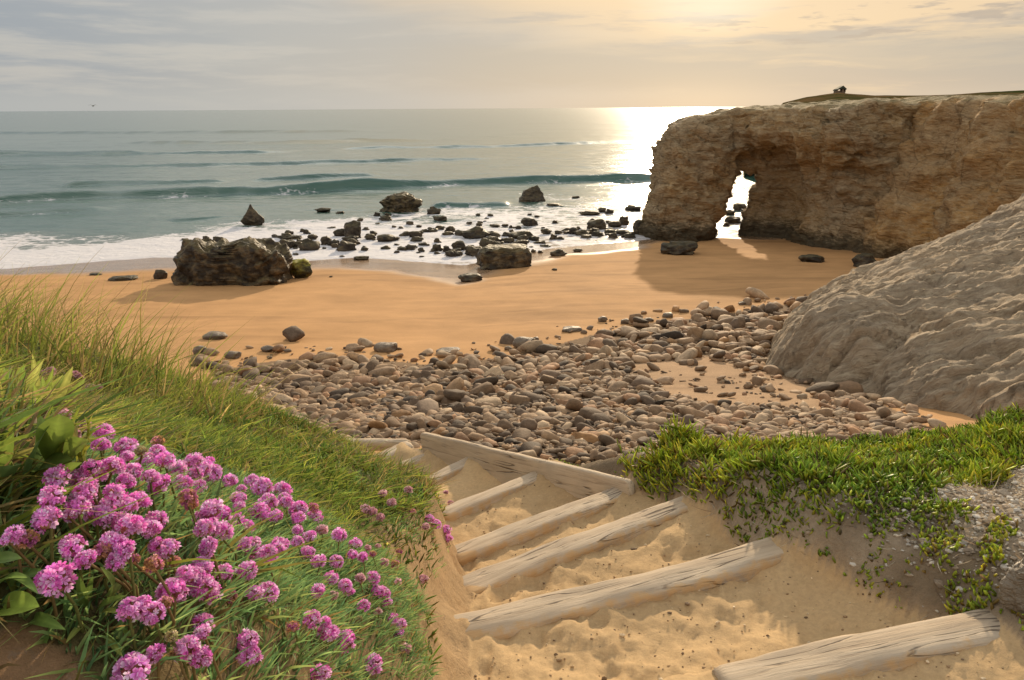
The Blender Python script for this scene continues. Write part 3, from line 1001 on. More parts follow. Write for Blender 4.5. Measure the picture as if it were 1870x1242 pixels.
# grassy hill behind the cliff
def build_hill():
    nx, ny = 160, 60
    xs = np.linspace(60, 320, nx)
    ys = np.geomspace(95, 420, ny)
    Xh, Yh = np.meshgrid(xs, ys)
    Xh = Xh * Yh / 300.0 + 0 * Yh
    crest_px = np.array([(1380, 200), (1425, 190), (1470, 178), (1530, 169.5), (1600, 175), (1700, 174), (1870, 167), (2400, 160)], float)
    cw = at_y(crest_px[:, 0], crest_px[:, 1], 300.0)
    cz = np.interp(Xh / Yh * 300.0, cw[:, 0], cw[:, 2], left=-3)
    q = 1 - np.abs(Yh - 300) / 205.0
    z = lerp(7.6, cz, np.clip(q, 0, 1) ** 0.8) + fbm(Xh * 0.03, Yh * 0.03, 2.0, 4) * 0.6
    z = np.where(Xh / Yh * 300 < cw[1, 0], np.minimum(z, 8 - (cw[1, 0] - Xh / Yh * 300) * 0.7), z)
    v = np.c_[Xh.ravel(), Yh.ravel(), z.ravel()]
    mt, t = new_mat("heath_turf")
    pos = X(t, t.n('ShaderNodeNewGeometry').outputs['Position'])
    n = t.noise(t.mapping(pos, (0.05, 0.05, 0.25)), 1.0, 6, 0.65)
    n2 = t.noise(pos, 0.25, 5, 0.7)
    col = t.mix(t.smooth(n, 0.4, 0.62), (0.035, 0.042, 0.013), (0.12, 0.075, 0.035))
    col = t.mix(t.smooth(n2, 0.5, 0.7) * 0.6, col, (0.05, 0.05, 0.018))
    p = t.n('ShaderNodeBsdfPrincipled', {'Base Color': col, 'Roughness': 1.0, 'Specular IOR Level': 0.0, 'Normal': t.bump(n2, 0.8, 1.0)})
    finish(t, p.outputs[0])
    tag(link("hill", make_mesh("hill", v, grid_faces(ny, nx), mt)), kind='structure')
    return float(np.interp(at_y(np.array([1533.0]), np.array([169.0]), 300.0)[0, 0], cw[:, 0], cw[:, 2]))


HILL_Z = build_hill()


# ------------------------------------------------------------------ loose rocks
import bmesh


def ico(sub):
    bm = bmesh.new()
    bmesh.ops.create_icosphere(bm, subdivisions=sub, radius=1.0)
    v = np.array([q.co[:] for q in bm.verts])
    f_ = np.array([[q.index for q in p.verts] for p in bm.faces])
    bm.free()
    return v, f_


ICO = {k: ico(k) for k in (1, 2, 3, 4, 5, 6)}


def rock_shape(seed, sub=4, box=0.75, cuts=7, rough=0.16, layered=0.0):
    rg = np.random.default_rng(seed)
    v, f_ = ICO[sub]
    v = np.sign(v) * np.abs(v) ** box
    for _ in range(cuts):
        n = rg.normal(size=3)
        n[2] = n[2] * 0.6 + 0.15
        n /= np.linalg.norm(n)
        dd = rg.uniform(0.62, 0.92)
        ov = np.maximum(v @ n - dd, 0)
        v = v - n * ov[:, None] * 0.9
    o = rg.uniform(0, 50)
    nn = v / np.maximum(np.linalg.norm(v, axis=1, keepdims=True), 1e-6)
    dsp = fbm(v[:, 0] * 1.3 + o, v[:, 1] * 1.3, v[:, 2] * 1.6, 5) * rough * 1.3
    dsp += (fbm(v[:, 0] * 2.3 + o, v[:, 1] * 2.3, v[:, 2] * 2.3, 3, ridged=True) - 0.9) * rough * 0.45
    if layered:
        bed = v[:, 2] * 2.6 + v[:, 0] * 0.5 + fbm(v[:, 0] + o, v[:, 1], v[:, 2], 2) * 0.8
        dsp += perlin(bed * 2.2, v[:, 0] * 0.6 + o, v[:, 1] * 0.6) * layered
    v = v + nn * dsp[:, None]
    lo, hi = v.min(0), v.max(0)
    v = (v - (lo + hi) / 2) / (hi - lo)
    v[:, 2] += 0.5
    return v, f_


ROCKP = []
for k in range(16):
    v, f_ = rock_shape(100 + k, 3, (0.8, 1.0)[k % 2], 8, 0.30, 0.10)
    ROCKP.append(make_mesh("shore_rock_%d" % k, v, f_, M_WET))


def Hs(x, y): return np.maximum(H(x, y), 0.0)


def place_rock(px, pyb, w, h, name="shore_rock", label=None, group=None, mesh=None, mat=None, depth=0.75, rz=None, sink=0.30, cat="rock"):
    p, _ = hit(np.array([float(px)]), np.array([float(pyb)]), Hs)
    p = p[0]
    s = p[1] / 1450.0
    W_, D_, H_ = w * s * 1.05, w * s * depth, h * s
    me = mesh or ROCKP[RNG.integers(len(ROCKP))]
    o = link(name, me, None)
    o.location = (p[0], p[1] + D_ * 0.4, p[2] - H_ * sink)
    o.scale = (W_, D_, H_ * (1 + sink))
    o.rotation_euler = (0, 0, rz if rz is not None else RNG.choice([0.0, math.pi]) + RNG.uniform(-.6, .6))
    tag(o, label, cat, group)
    return o


def big(name, seed, mat, sub=5, **kw):
    v, f_ = rock_shape(seed, sub, **kw)
    return make_mesh(name, v, f_, mat)


def boulder_main():
    v, f_ = ICO[6]
    v = np.sign(v) * np.abs(v) ** 0.45
    v = v * np.array([2.3, 1.2, 0.92])
    x, y, z = v.T
    # profile: higher at the left block, a notch in the middle, sloping right end
    z = z * np.interp(x * 1.19, [-2.75, -2.2, -0.9, -0.3, 0.2, 1.4, 2.1, 2.75], [0.92, 1.02, 1.0, 0.86, 1.0, 1.08, 0.95, 0.6])
    x = x + z * 0.08
    v = np.c_[x, y, z]
    n = vnormals(v, f_)
    bed = z * 1.6 + x * 0.25 + fbm(x * 0.6, y * 0.6, z * 0.6, 2) * 0.8
    dsp = perlin(bed * 2.4, x * 0.5, y * 0.5) * 0.18 + (fbm(x * 0.9, y * 0.9, z * 0.7, 5, ridged=True) - 0.8) * 0.25 + ((bed * 0.9 + 5) % 1.0) ** 1.5 * 0.2
    dsp += fbm(x * 2.4, y * 2.4, z * 2.4, 3) * 0.07
    v = v + n * dsp[:, None]
    me = make_mesh("boulder", v, f_, M_BOULD)
    p, _ = hit(np.array([413.0]), np.array([521.0]), Hs)
    o = link("boulder", me, None, (p[0][0], p[0][1] + 1.25, p[0][2] + 0.62))
    tag(o, "largest boulder on the sand, long and block shaped with mossy brown sides", "boulder")


boulder_main()
Z2 = lambda X_, Y_, w, h: (600 + X_ / 2.484, 150 + Y_ / 2.484, w / 2.484, h / 2.484)
Z1 = lambda X_, Y_, w, h: (X_ / 2.484, Y_ / 2.484, w / 2.484, h / 2.484)
place_rock(544, 509, 44, 34, "algae_rock", "rounded rock with bright yellow green algae at the end of the largest boulder", mesh=big("algae_rock", 21, M_YEL, 4), sink=.1)
place_rock(291, 510, 24, 17, label="small dark rock on wet sand at the left foot of the largest boulder", mesh=big("shore_rock", 22, M_WET, 4))


def spire():
    v, f_ = rock_shape(31, 5, 0.85, 8, 0.16)
    q = np.clip(v[:, 2], 0, 1)
    k = np.interp(q, [0, 0.35, 0.7, 1], [1.0, 0.86, 0.5, 0.16])
    v[:, 0] = v[:, 0] * k - 0.06 * q
    v[:, 1] *= k
    return make_mesh("pointed_rock", v, f_, M_WET)


place_rock(460, 413, 48, 38, "pointed_rock", "dark pointed rock rising from the foam behind the largest boulder", mesh=spire(), rz=0.0, sink=.12)
place_rock(729, 389, 74, 35, "shore_rock", "broad dark rock in the surf with a lumpy greenish top, below the green wave", mesh=big("shore_rock", 41, M_BOULD, 5, rough=0.26), rz=0.0)


def wedge():
    v, f_ = rock_shape(52, 5, 0.6, 5, 0.10)
    v[:, 2] *= np.interp(v[:, 0], [-.5, -.3, .22, .5], [0.62, 0.72, 1.05, 0.75])
    return make_mesh("shore_rock", v, f_, M_WET)


place_rock(971, 369, 49, 29, "shore_rock", "smooth wedge shaped dark rock alone in the surf, farthest out", mesh=wedge(), rz=0.0)
place_rock(792, 392, 26, 14, label="small dark rock beside the broad lumpy rock in the surf")
place_rock(645, 435, 36, 31, label="dome shaped dark rock among flat rocks at the foam edge", mesh=big("shore_rock", 44, M_WET, 4))


def slab_rock():
    v, f_ = ICO[5]
    v = np.sign(v) * np.abs(v) ** 0.42
    v, f_ = v * np.array([0.5, 0.5, 0.5]), f_
    o = fbm(v[:, 0] * 3, v[:, 1] * 3, v[:, 2] * 4 + 9, 4)
    r_ = fbm(v[:, 0] * 3.5, v[:, 1] * 3.5, v[:, 2] * 2 + 3, 3, ridged=True) - 0.9
    v = v * (1 + 0.14 * o + 0.10 * r_)[:, None]
    v[:, 2] += 0.5
    return make_mesh("shore_rock", v, f_, M_BOULD)


place_rock(921, 490, 90, 36, "shore_rock", "flat topped brown block on the dry sand edge, in front of the flat rocks", mesh=slab_rock(), rz=0.12, sink=.15)
place_rock(859, 515, 42, 13, label="low dark slanting rock on dry sand just below the flat topped block", mesh=big("shore_rock", 46, M_WET, 4))
place_rock(967, 413, 31, 14, label="lone rounded dark rock in the foam between the wedge rock and the shore", mesh=big("shore_rock", 47, M_WET, 4))
place_rock(1244, 466, 66, 24, label="long low dark rock on the sand at the foot of the arch pillar", mesh=big("shore_rock", 48, M_WET, 4, rough=0.25))
place_rock(1487, 480, 46, 13, label="low flat dark rock alone on the shaded sand under the cliff", mesh=big("shore_rock", 49, M_WET, 4))
place_rock(1583, 489, 44, 24, label="dark rock wedged between the shaded sand and the pale slab", mesh=big("shore_rock", 50, M_WET, 4))
place_rock(1171, 429, 26, 26, label="dark rock standing in shallow water against the seaward foot of the arch", mesh=big("shore_rock", 53, M_WET, 4))
place_rock(1190, 381, 24, 32, label="blocky brown rock stuck to the sea side of the arch above the foam", mesh=big("shore_rock", 54, M_ARCH, 4))

Z2L = [(50,600,35,12),(255,628,60,20),(410,558,15,15),(505,632,65,22),(688,642,25,10),(912,605,20,8),(945,613,25,8),(1030,567,80,14),(1122,528,35,10),(1385,583,70,20),(1245,590,40,18),(1275,597,40,20),
       (1185,605,95,16),(45,700,50,28),(165,672,35,12),(20,665,30,8),(205,695,15,8),(85,725,60,22),(75,770,90,45),(5,740,25,20),(270,725,110,30),(345,700,50,20),(390,705,65,25),(400,725,60,20),
       (370,762,50,22),(470,682,55,18),(505,672,45,18),(555,685,60,28),(600,700,60,25),(660,710,120,48),(740,700,60,20),(755,657,45,10),(800,655,30,10),(828,665,22,14),(860,668,30,14),(495,730,35,20),
       (535,770,40,25),(590,765,65,38),(450,745,15,10),(308,742,25,8),(735,735,80,30),(715,755,70,40),(765,750,60,25),(660,790,85,42),(810,700,50,18),(810,730,60,20),(875,712,110,30),(870,742,60,22),
       (945,735,40,12),(990,690,50,22),(1020,715,35,25),(985,750,50,12),(1040,790,75,28),(1130,770,45,12),(960,775,25,10),(930,772,25,12),(1120,690,60,28),(1150,695,70,22),(1185,690,30,20),(1170,710,60,15),
       (1045,690,35,15),(1220,670,85,42),(1270,640,25,10),(1300,660,60,25),(1340,695,70,22),(1340,650,50,38),(1420,690,70,58),(1240,700,20,8),(145,807,65,14),(60,795,25,8),(490,760,20,8),(1025,855,25,9),(10,885,15,5)]
Z1L = [(1460,962,70,16),(1545,970,30,8),(935,1098,35,25),(990,1105,60,28),(835,1092,40,8),(1310,1090,110,18),(1290,1130,80,40),(1415,1090,45,25),(1400,1140,95,50),(1475,1110,50,35),(1545,1072,60,30),
       (1340,1160,30,10),(1635,1180,60,12),(1500,1040,40,8),(1660,1045,30,10),(1695,1070,20,8),(1470,1130,20,8)]
for L_, Z in ((Z2L, Z2), (Z1L, Z1)):
    for e in L_:
        q = Z(*e)
        wide = q[2] > 20
        flat = q[3] / q[2] < 0.45
        lab = {(1, 1): "wide flat dark rock among the wet rocks where the foam meets the sand", (1, 0): "bulky dark rock among the wet rocks where the foam meets the sand",
               (0, 1): "small flat dark rock among the wet rocks where the foam meets the sand", (0, 0): "small lumpy dark rock among the wet rocks where the foam meets the sand"}[(int(wide), int(flat))]
        gr = {(1, 1): "wide flat shore rocks", (1, 0): "bulky shore rocks", (0, 1): "small flat shore rocks", (0, 0): "small lumpy shore rocks"}[(int(wide), int(flat))]
        place_rock(q[0], q[1], q[2] * 1.05, q[3] * 1.1, label=lab, group=gr)
# smaller ones strewn between them
_rg = np.random.default_rng(5)
_cl = _rg.uniform(480, 1190, 26), _rg.beta(1.3, 2.2, 26)
for _ in range(130):
    _c = _rg.integers(26)
    px_ = np.clip(_cl[0][_c] + _rg.normal(0, 26), 480, 1190)
    lo_ = np.interp(px_, [480, 650, 800, 950, 1190], [425, 395, 392, 385, 372])
    hi_ = np.interp(px_, [480, 560, 700, 850, 1000, 1190], [462, 465, 472, 470, 452, 432])
    py_ = hi_ - (hi_ - lo_) * np.clip(_cl[1][_c] + _rg.normal(0, .07), 0, 1)
    w_ = _rg.uniform(7, 24) * (1.0 if py_ > 420 else .75)
    place_rock(px_, py_, w_, w_ * _rg.uniform(.3, .6), label="tiny dark rock scattered low in the surf among the larger wet rocks", group="tiny shore rocks")
# rocks seen through and behind the arch
for q in [(1352, 384, 26, 12), (1335, 392, 16, 8), (1340, 408, 30, 12), (1328, 414, 14, 8), (1362, 392, 18, 10)]:
    place_rock(*q, label="dark rock in the surf seen through the hole of the arch", group="rocks behind the arch hole")
# stones lying on the sand above the cobbles
Z4 = lambda X_, Y_, w, h: (350 + X_ / 2.671, 550 + Y_ / 2.671, w / 2.671, h / 2.671)
Z5 = lambda X_, Y_, w, h: (1000 + X_ / 2.149, 520 + Y_ / 2.149, w / 2.149, h / 2.149)
Z6 = lambda X_, Y_, w, h: (X_ / 3.268, 480 + Y_ / 3.268, w / 3.268, h / 3.268)
ST = [(Z4(100, 188, 120, 30), "long dark stone alone on the sand above the grass bank"), (Z4(365, 250, 75, 28), "dark hump of stone on the sand at the upper left of the cobbles"),
      (Z4(465, 250, 40, 15), None), (Z4(940, 250, 115, 40), "rounded brown stone half sunk in the sand at the middle of the cobble edge"),
      (Z4(1250, 262, 120, 25), "thin flat stone lying on the sand beside the cobble edge"), (Z4(1620, 232, 110, 50), "largest pale stone lying on sand above the cobbles"),
      (Z4(1545, 240, 40, 20), None), (Z4(1680, 190, 30, 15), None), (Z4(1375, 208, 20, 8), None), (Z4(380, 280, 25, 12), None), (Z4(35, 260, 70, 40), "brown stone seen through the grass tips at the left end of the cobbles"),
      (Z4(190, 280, 80, 30), "flat slab of stone near the grass tips, left end of the cobbles"), (Z4(1840, 145, 60, 14), None),
      (Z5(95, 185, 85, 15), "thin dark stone flat on the sand, outermost of the right hand strays"), (Z5(217, 147, 40, 22), "small round dark stone on bare sand up from the cobbles"), (Z5(310, 155, 45, 20), None), (Z5(400, 145, 40, 14), None),
      (Z5(475, 130, 45, 18), None), (Z5(765, 80, 30, 12), None), (Z5(830, 38, 35, 6), None)]
M_DRY = mat_wetrock("dry_stone", (0.27, 0.20, 0.13), (0.11, 0.08, 0.055), (0.24, 0.19, 0.13), 0.3)
DRYP = []
for k in range(4):
    v, f_ = rock_shape(300 + k, 3, 0.85, 4, 0.12)
    DRYP.append(make_mesh("beach_stone_%d" % k, v, f_, M_DRY))
for q, lab in ST:
    place_rock(*q, name="beach_stone", label=lab or "small dark stone lying loose on the sand above the cobbles", group=None if lab else "small stones on the sand", mesh=DRYP[RNG.integers(4)], cat="stone")
place_rock(*Z6(560, 75, 80, 12), label="thin dark ledge of rock showing in sand, seaward one of the pair behind the grass", cat="rock")
place_rock(*Z6(715, 108, 160, 24), label="long dark ledge of rock flush with wet sand behind the tall grass", cat="rock", mesh=big("shore_rock", 61, M_WET, 4))


# ------------------------------------------------------------------ cobbles
def build_cobbles():
    rg = np.random.default_rng(21)
    base_v, base_f = ICO[2]
    N = 520000
    x, y = rg.uniform(-11, 12, N), rg.uniform(7.4, 30, N)
    z = H(x, y)
    px, py, dd = proj(np.c_[x, y, z])
    edge = -poly_dist(px, py, COBBLE_PX)
    gap = -poly_dist(px, py, SANDGAP_PX)
    bank = z > H_beach(x, y) + 0.25
    in_slab = poly_dist(x, y, [tuple(p) for p in _base]) < -0.15
    dens = np.where(edge > 0, sstep(0, 26, edge) * 0.85 + 0.15, sstep(-45, 0, edge) * 0.14)
    dens = dens * np.where(gap > -12, lerp(1.0, 0.07, sstep(-10, 8, gap)), 1.0)
    keep = (dens > 0) & ~bank & ~in_slab
    x, y, z, px, py, dens = x[keep], y[keep], z[keep], px[keep], py[keep], dens[keep]
    size = (0.066 + (y - 8) * 0.0058) * np.exp(rg.normal(0, 0.46, len(x)).clip(-1.0, 1.05))
    size *= np.where(rg.uniform(size=len(x)) < 0.05, 1.45, 1)
    order = np.argsort(-size + rg.normal(0, 0.08, len(x)))
    cell = 0.22
    buckets = {}
    sel = []
    for i in order:
        r_ = size[i] * 0.41
        cx, cy = int(x[i] // cell), int(y[i] // cell)
        ok = True
        for a in (-1, 0, 1):
            for b in (-1, 0, 1):
                for j in buckets.get((cx + a, cy + b), ()):
                    if (x[i] - x[j]) ** 2 + (y[i] - y[j]) ** 2 < (r_ + size[j] * 0.41) ** 2:
                        ok = False
                        break
                if not ok:
                    break
            if not ok:
                break
        if ok:
            sel.append(i)
            buckets.setdefault((cx, cy), []).append(i)
    sel = np.array(sel)
    sel = sel[rg.uniform(size=len(sel)) < dens[sel]]
    n = len(sel)
    # a second, sparser layer lying on top of the first
    top = rg.choice(sel, int(n * 0.30), replace=False)
    X_ = np.r_[x[sel], x[top] + rg.normal(0, .12, len(top))]
    Y_ = np.r_[y[sel], y[top] + rg.normal(0, .12, len(top))]
    S_ = np.r_[size[sel], size[top] * rg.uniform(.55, .95, len(top))]
    lay = np.r_[np.zeros(n), np.ones(len(top))]
    Z_ = H(X_, Y_) + S_ * 0.16 + lay * S_ * 0.30
    pxx, pyy, dd = proj(np.c_[X_, Y_, Z_])
    pal = np.array([(.33, .235, .15), (.26, .18, .113), (.42, .32, .215), (.19, .128, .078), (.31, .185, .105), (.10, .07, .045), (.15, .108, .075), (.37, .245, .14), (.07, .052, .036), (.32, .185, .085)])
    pr = np.array([.2, .2, .14, .12, .1, .07, .07, .06, .02, .02])
    kinds = []
    items = []
    n2 = len(X_)
    V3 = np.repeat(base_v[None], n2, 0)
    V3 = np.sign(V3) * np.abs(V3) ** rg.uniform(0.62, 1.0, n2)[:, None, None]
    ang = rg.uniform(size=n2) < 0.5
    for c_ in range(7):
        nn = rg.normal(size=(n2, 3))
        nn /= np.linalg.norm(nn, axis=1, keepdims=True)
        dd_ = np.where((c_ < 3) | ang, rg.uniform(0.5, 0.86, n2), 9.0)
        ov = np.maximum(np.einsum('nij,nj->ni', V3, nn) - dd_[:, None], 0)
        V3 = V3 - nn[:, None, :] * ov[:, :, None] * 0.9
    o_ = rg.uniform(0, 200, n2)[:, None]
    V3 = V3 * (1 + 0.24 * perlin(V3[:, :, 0] * 1.2 + o_, V3[:, :, 1] * 1.2, V3[:, :, 2] * 1.2) + 0.07 * perlin(V3[:, :, 0] * 3.2 + o_, V3[:, :, 1] * 3.2, V3[:, :, 2] * 3.2))[:, :, None]
    V3 = V3 * (np.c_[rg.uniform(.55, .85, n2), rg.uniform(.38, .58, n2), rg.uniform(.22, .36, n2)] * S_[:, None])[:, None, :]
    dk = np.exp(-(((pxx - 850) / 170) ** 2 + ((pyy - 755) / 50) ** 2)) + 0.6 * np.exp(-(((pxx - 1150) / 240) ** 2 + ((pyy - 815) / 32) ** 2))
    for i in range(n2):
        R3 = np.array(Matrix.Rotation(rg.uniform(0, 6.28), 3, 'Z') @ Matrix.Rotation(rg.normal(0, .30), 3, 'X') @ Matrix.Rotation(rg.normal(0, .30), 3, 'Y'))
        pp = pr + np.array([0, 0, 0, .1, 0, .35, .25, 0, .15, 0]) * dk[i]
        ci = rg.choice(len(pal), p=pp / pp.sum())
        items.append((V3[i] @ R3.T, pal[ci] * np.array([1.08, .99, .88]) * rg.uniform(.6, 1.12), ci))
    area = S_ ** 2 / np.maximum(dd, 1) ** 2
    seen = (pxx > -20) & (pxx < 1890) & (pyy < 1250) & (lay >= 0)
    # what the bank or the slab hides does not count as seen
    big_ = np.argsort(-(area * seen))[:290]
    isbig = np.zeros(len(X_), bool)
    isbig[big_] = True
    for i in big_:
        v, c_, ci = items[i]
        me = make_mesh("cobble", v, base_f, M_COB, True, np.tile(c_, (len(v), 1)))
        o = link("cobble", me, None, (X_[i], Y_[i], Z_[i]))
        lum = c_.mean()
        kind = "pale" if lum > 0.20 else ("brown" if lum > 0.115 else "dark grey")
        tag(o, {"pale": "large pale beige cobble in the cobble bank between the steps and the sand", "brown": "large brown cobble in the cobble bank between the steps and the sand",
                "dark grey": "large dark grey cobble in the cobble bank between the steps and the sand"}[kind], "cobble", "large %s cobbles" % kind)
    idx = np.nonzero(~isbig)[0]
    V = np.concatenate([items[i][0] + np.array([X_[i], Y_[i], Z_[i]]) for i in idx])
    C_ = np.concatenate([np.tile(items[i][1], (len(base_v), 1)) for i in idx])
    F = np.concatenate([base_f + k * len(base_v) for k in range(len(idx))])
    tag(link("cobbles", make_mesh("cobbles", V, F, M_COB, True, C_)), "smaller rounded cobbles packed between the sand and the steps", "cobbles", None, 'stuff')
    print("cobbles", len(X_))


build_cobbles()


# ------------------------------------------------------------------ timber steps
def timber(name, a, b, width, height, label, top, seed, round_=0.55, sandy=0.45, cat="step", ext=0.11):
    """half-buried beam from a to b (x,y,z of its top edge)"""
    a, b = np.array(a, float), np.array(b, float)
    L = np.linalg.norm(b - a)
    dirv = (b - a) / L
    L += 2 * ext
    rg = np.random.default_rng(seed)
    nl, ns = max(12, int(L / 0.025)), 20
    tt = np.linspace(-L / 2, L / 2, nl)
    an = np.linspace(0, 2 * np.pi, ns, endpoint=False)
    sy = np.sign(np.cos(an)) * np.abs(np.cos(an)) ** round_ * width / 2
    sz = np.sign(np.sin(an)) * np.abs(np.sin(an)) ** round_ * height / 2 - height / 2
    V = []
    sand = []
    for i, x_ in enumerate(tt):
        e = min(1, (L / 2 - abs(x_)) / 0.03)
        k = 0.90 + 0.10 * math.sqrt(max(e, 0))
        yy = sy * k + perlin(x_ * 1.5, seed * 3.1) * width * 0.12
        zz = (sz + height / 2) * k - height / 2 + perlin(x_ * 1.2, seed * 1.7) * min(height, .17) * (0.14 if height < .3 else 0.06)
        dn = fbm(x_ * 2.2 + seed * 10, sy * 26, sz * 26, 3) * width * 0.09
        yy = yy + dn * np.cos(an)
        zz = zz + dn * np.sin(an)
        V.append(np.c_[np.full(ns, x_), yy, zz])
        sand.append(sandy * sstep(0.1, -0.5, sy / width) + sandy * 0.8 * sstep(0.10, 0.0, (L / 2 - abs(x_)) / L))
    V = np.concatenate(V)
    sand = np.concatenate(sand)
    F = []
    for i in range(nl - 1):
        j = np.arange(ns)
        F.append(np.c_[i * ns + j, (i + 1) * ns + j, (i + 1) * ns + (j + 1) % ns, i * ns + (j + 1) % ns])
    F = np.concatenate(F)
    c0, c1 = len(V), len(V) + 1
    V = np.r_[V, [V[:ns].mean(0)], [V[-ns:].mean(0)]]
    sand = np.r_[sand, 0, 0]
    j = np.arange(ns)
    T = np.r_[np.c_[np.full(ns, c0), j, (j + 1) % ns], np.c_[np.full(ns, c1), (nl - 1) * ns + (j + 1) % ns, (nl - 1) * ns + j]]
    me = make_mesh(name, V, [F, T], M_WOOD, True, None, {'sand': sand})
    o = link(name, me, None, tuple((a + b) / 2 + np.array([0, 0, top])))
    xa = Vector(dirv)
    ya = Vector((-dirv[1], dirv[0], 0)).normalized()
    za = xa.cross(ya)
    o.rotation_euler = Matrix((xa, ya, za)).transposed().to_euler()
    tag(o, label, cat)
    return o


SLAB = ["pale cracked timber step cut off by the bottom of the view, beside the gravelly bank", "longest timber step, with a dark crack along it, next after the nearest one",
        "third timber step down, half buried in trodden sand below the green bank", "fourth timber step down, ending where the long side board begins",
        "fifth timber step down, its far end butting against the long side board", "sixth timber step down, short and pale, boxed in by the side board",
        "seventh timber step down, just showing past the grassy bank edge", "last short round log at the foot of the steps, standing clear of the sand"]
for k, (a, b, zk) in enumerate(LOGS):
    wd = [0.165, 0.16, 0.15, 0.145, 0.14, 0.13, 0.12, 0.17][k]
    timber("timber_step", (*a, zk), (*b, zk + (0.03 if k < 4 else 0)), wd, 0.17, SLAB[k], (0.042 if k < 3 else 0.05) if k < 7 else 0.10, k + 1, 0.38 if k < 7 else 0.9, 0.5 if k < 7 else 0.1)
timber("side_board", (.64, 4.38, 5.86), (-.78, 6.80, 5.14), 0.06, 0.36, "long pale side board sloping down along the lower steps", 0.02, 41, 0.3, 0.1, "board", 0.1)
_a, _b = at_y(np.array([588.0, 728.0]), np.array([803.0, 806.0]), 8.0)
timber("driftwood_plank", tuple(_a), tuple(_b), 0.10, 0.13, "grey weathered plank lying on the cobbles beyond the foot of the steps", 0.02, 43, 0.6, 0.0, "plank")


# ------------------------------------------------------------------ vegetation helpers
VR = np.random.default_rng(77)


def unit(a): return a / np.maximum(np.linalg.norm(a, axis=-1, keepdims=True), 1e-9)


def blades(root, dirn, L, w, bend, segs, c0, c1, taper=0.8):
    """flat curved blades as one vertex/face/colour set"""
    N = len(root)
    t_ = np.linspace(0, 1, segs + 1)
    side = unit(np.cross(dirn, VR.normal(size=(N, 3))))
    V = np.zeros((N, segs + 1, 2, 3))
    C_ = np.zeros((N, segs + 1, 2, 3))
    for i, q in enumerate(t_):
        p = root + L[:, None] * (dirn * q + bend * q * q)
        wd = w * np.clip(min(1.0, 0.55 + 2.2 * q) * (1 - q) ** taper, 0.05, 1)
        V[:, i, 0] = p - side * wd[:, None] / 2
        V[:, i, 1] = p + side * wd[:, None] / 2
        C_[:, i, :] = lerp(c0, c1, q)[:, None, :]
    k = (segs + 1) * 2
    b = np.arange(N)[:, None] * k + (np.arange(segs) * 2)[None, :]
    b = b.ravel()
    F = np.c_[b, b + 1, b + 3, b + 2]
    return V.reshape(-1, 3), F, C_.reshape(-1, 3)


def fingers(root, dirn, L, w, bend, c0, c1):
    """fleshy three-sided leaves"""
    N = len(root)
    a = unit(np.cross(dirn, VR.normal(size=(N, 3))))
    b = np.cross(dirn, a)
    qs = [(0, .55), (.4, 1.0), (.8, .75), (1.0, .12)]
    V = np.zeros((N, 4, 3, 3))
    C_ = np.zeros((N, 4, 3, 3))
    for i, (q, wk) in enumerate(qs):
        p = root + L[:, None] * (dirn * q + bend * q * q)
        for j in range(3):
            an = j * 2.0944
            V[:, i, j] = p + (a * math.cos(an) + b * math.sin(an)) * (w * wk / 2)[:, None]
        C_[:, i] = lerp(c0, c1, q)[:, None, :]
    F = []
    o = np.arange(N) * 12
    for i in range(3):
        for j in range(3):
            k = (j + 1) % 3
            F.append(np.c_[o + i * 3 + j, o + i * 3 + k, o + i * 3 + 3 + k, o + i * 3 + 3 + j])
    return V.reshape(-1, 3), np.concatenate(F), C_.reshape(-1, 3)


def tufted(n, lean=0.5):
    d_ = VR.normal(size=(n, 3)) * lean
    d_[:, 2] = 1.0
    return unit(d_)


def pick(cols, n, var=0.2):
    cols = np.array(cols)
    c_ = cols[VR.integers(len(cols), size=n)]
    return c_ * np.exp(VR.normal(0, var, (n, 1)))


def scatter(n, x0, x1, y0, y1):
    x, y = VR.uniform(x0, x1, n), VR.uniform(y0, y1, n)
    z = H(x, y, 2)
    px, py, dd = proj(np.c_[x, y, z])
    return x, y, z, px, py


def join(parts):
    V, F, C_, o = [], [], [], 0
    for v, f_, c_ in parts:
        V.append(v)
        F.append(f_ + o)
        C_.append(c_)
        o += len(v)
    return np.concatenate(V), np.concatenate(F), np.concatenate(C_)


CUSHION = [(-30, 965), (60, 850), (150, 765), (300, 785), (460, 850), (600, 930), (720, 1010), (775, 1110), (768, 1260), (130, 1260), (70, 1150), (-30, 1110)]
SOILC = [(-50, 1130), (60, 1140), (150, 1200), (170, 1300), (-50, 1300)]
LEAFY = [(-60, 650), (60, 655), (140, 720), (160, 790), (60, 870), (-60, 960)]
TALL = [(-400, 540), (40, 560), (180, 610), (330, 650), (500, 750), (440, 800), (280, 780), (160, 740), (110, 690), (-400, 660)]
DRY = [(640, 950), (800, 930), (850, 1000), (800, 1060), (700, 1080), (620, 1000)]


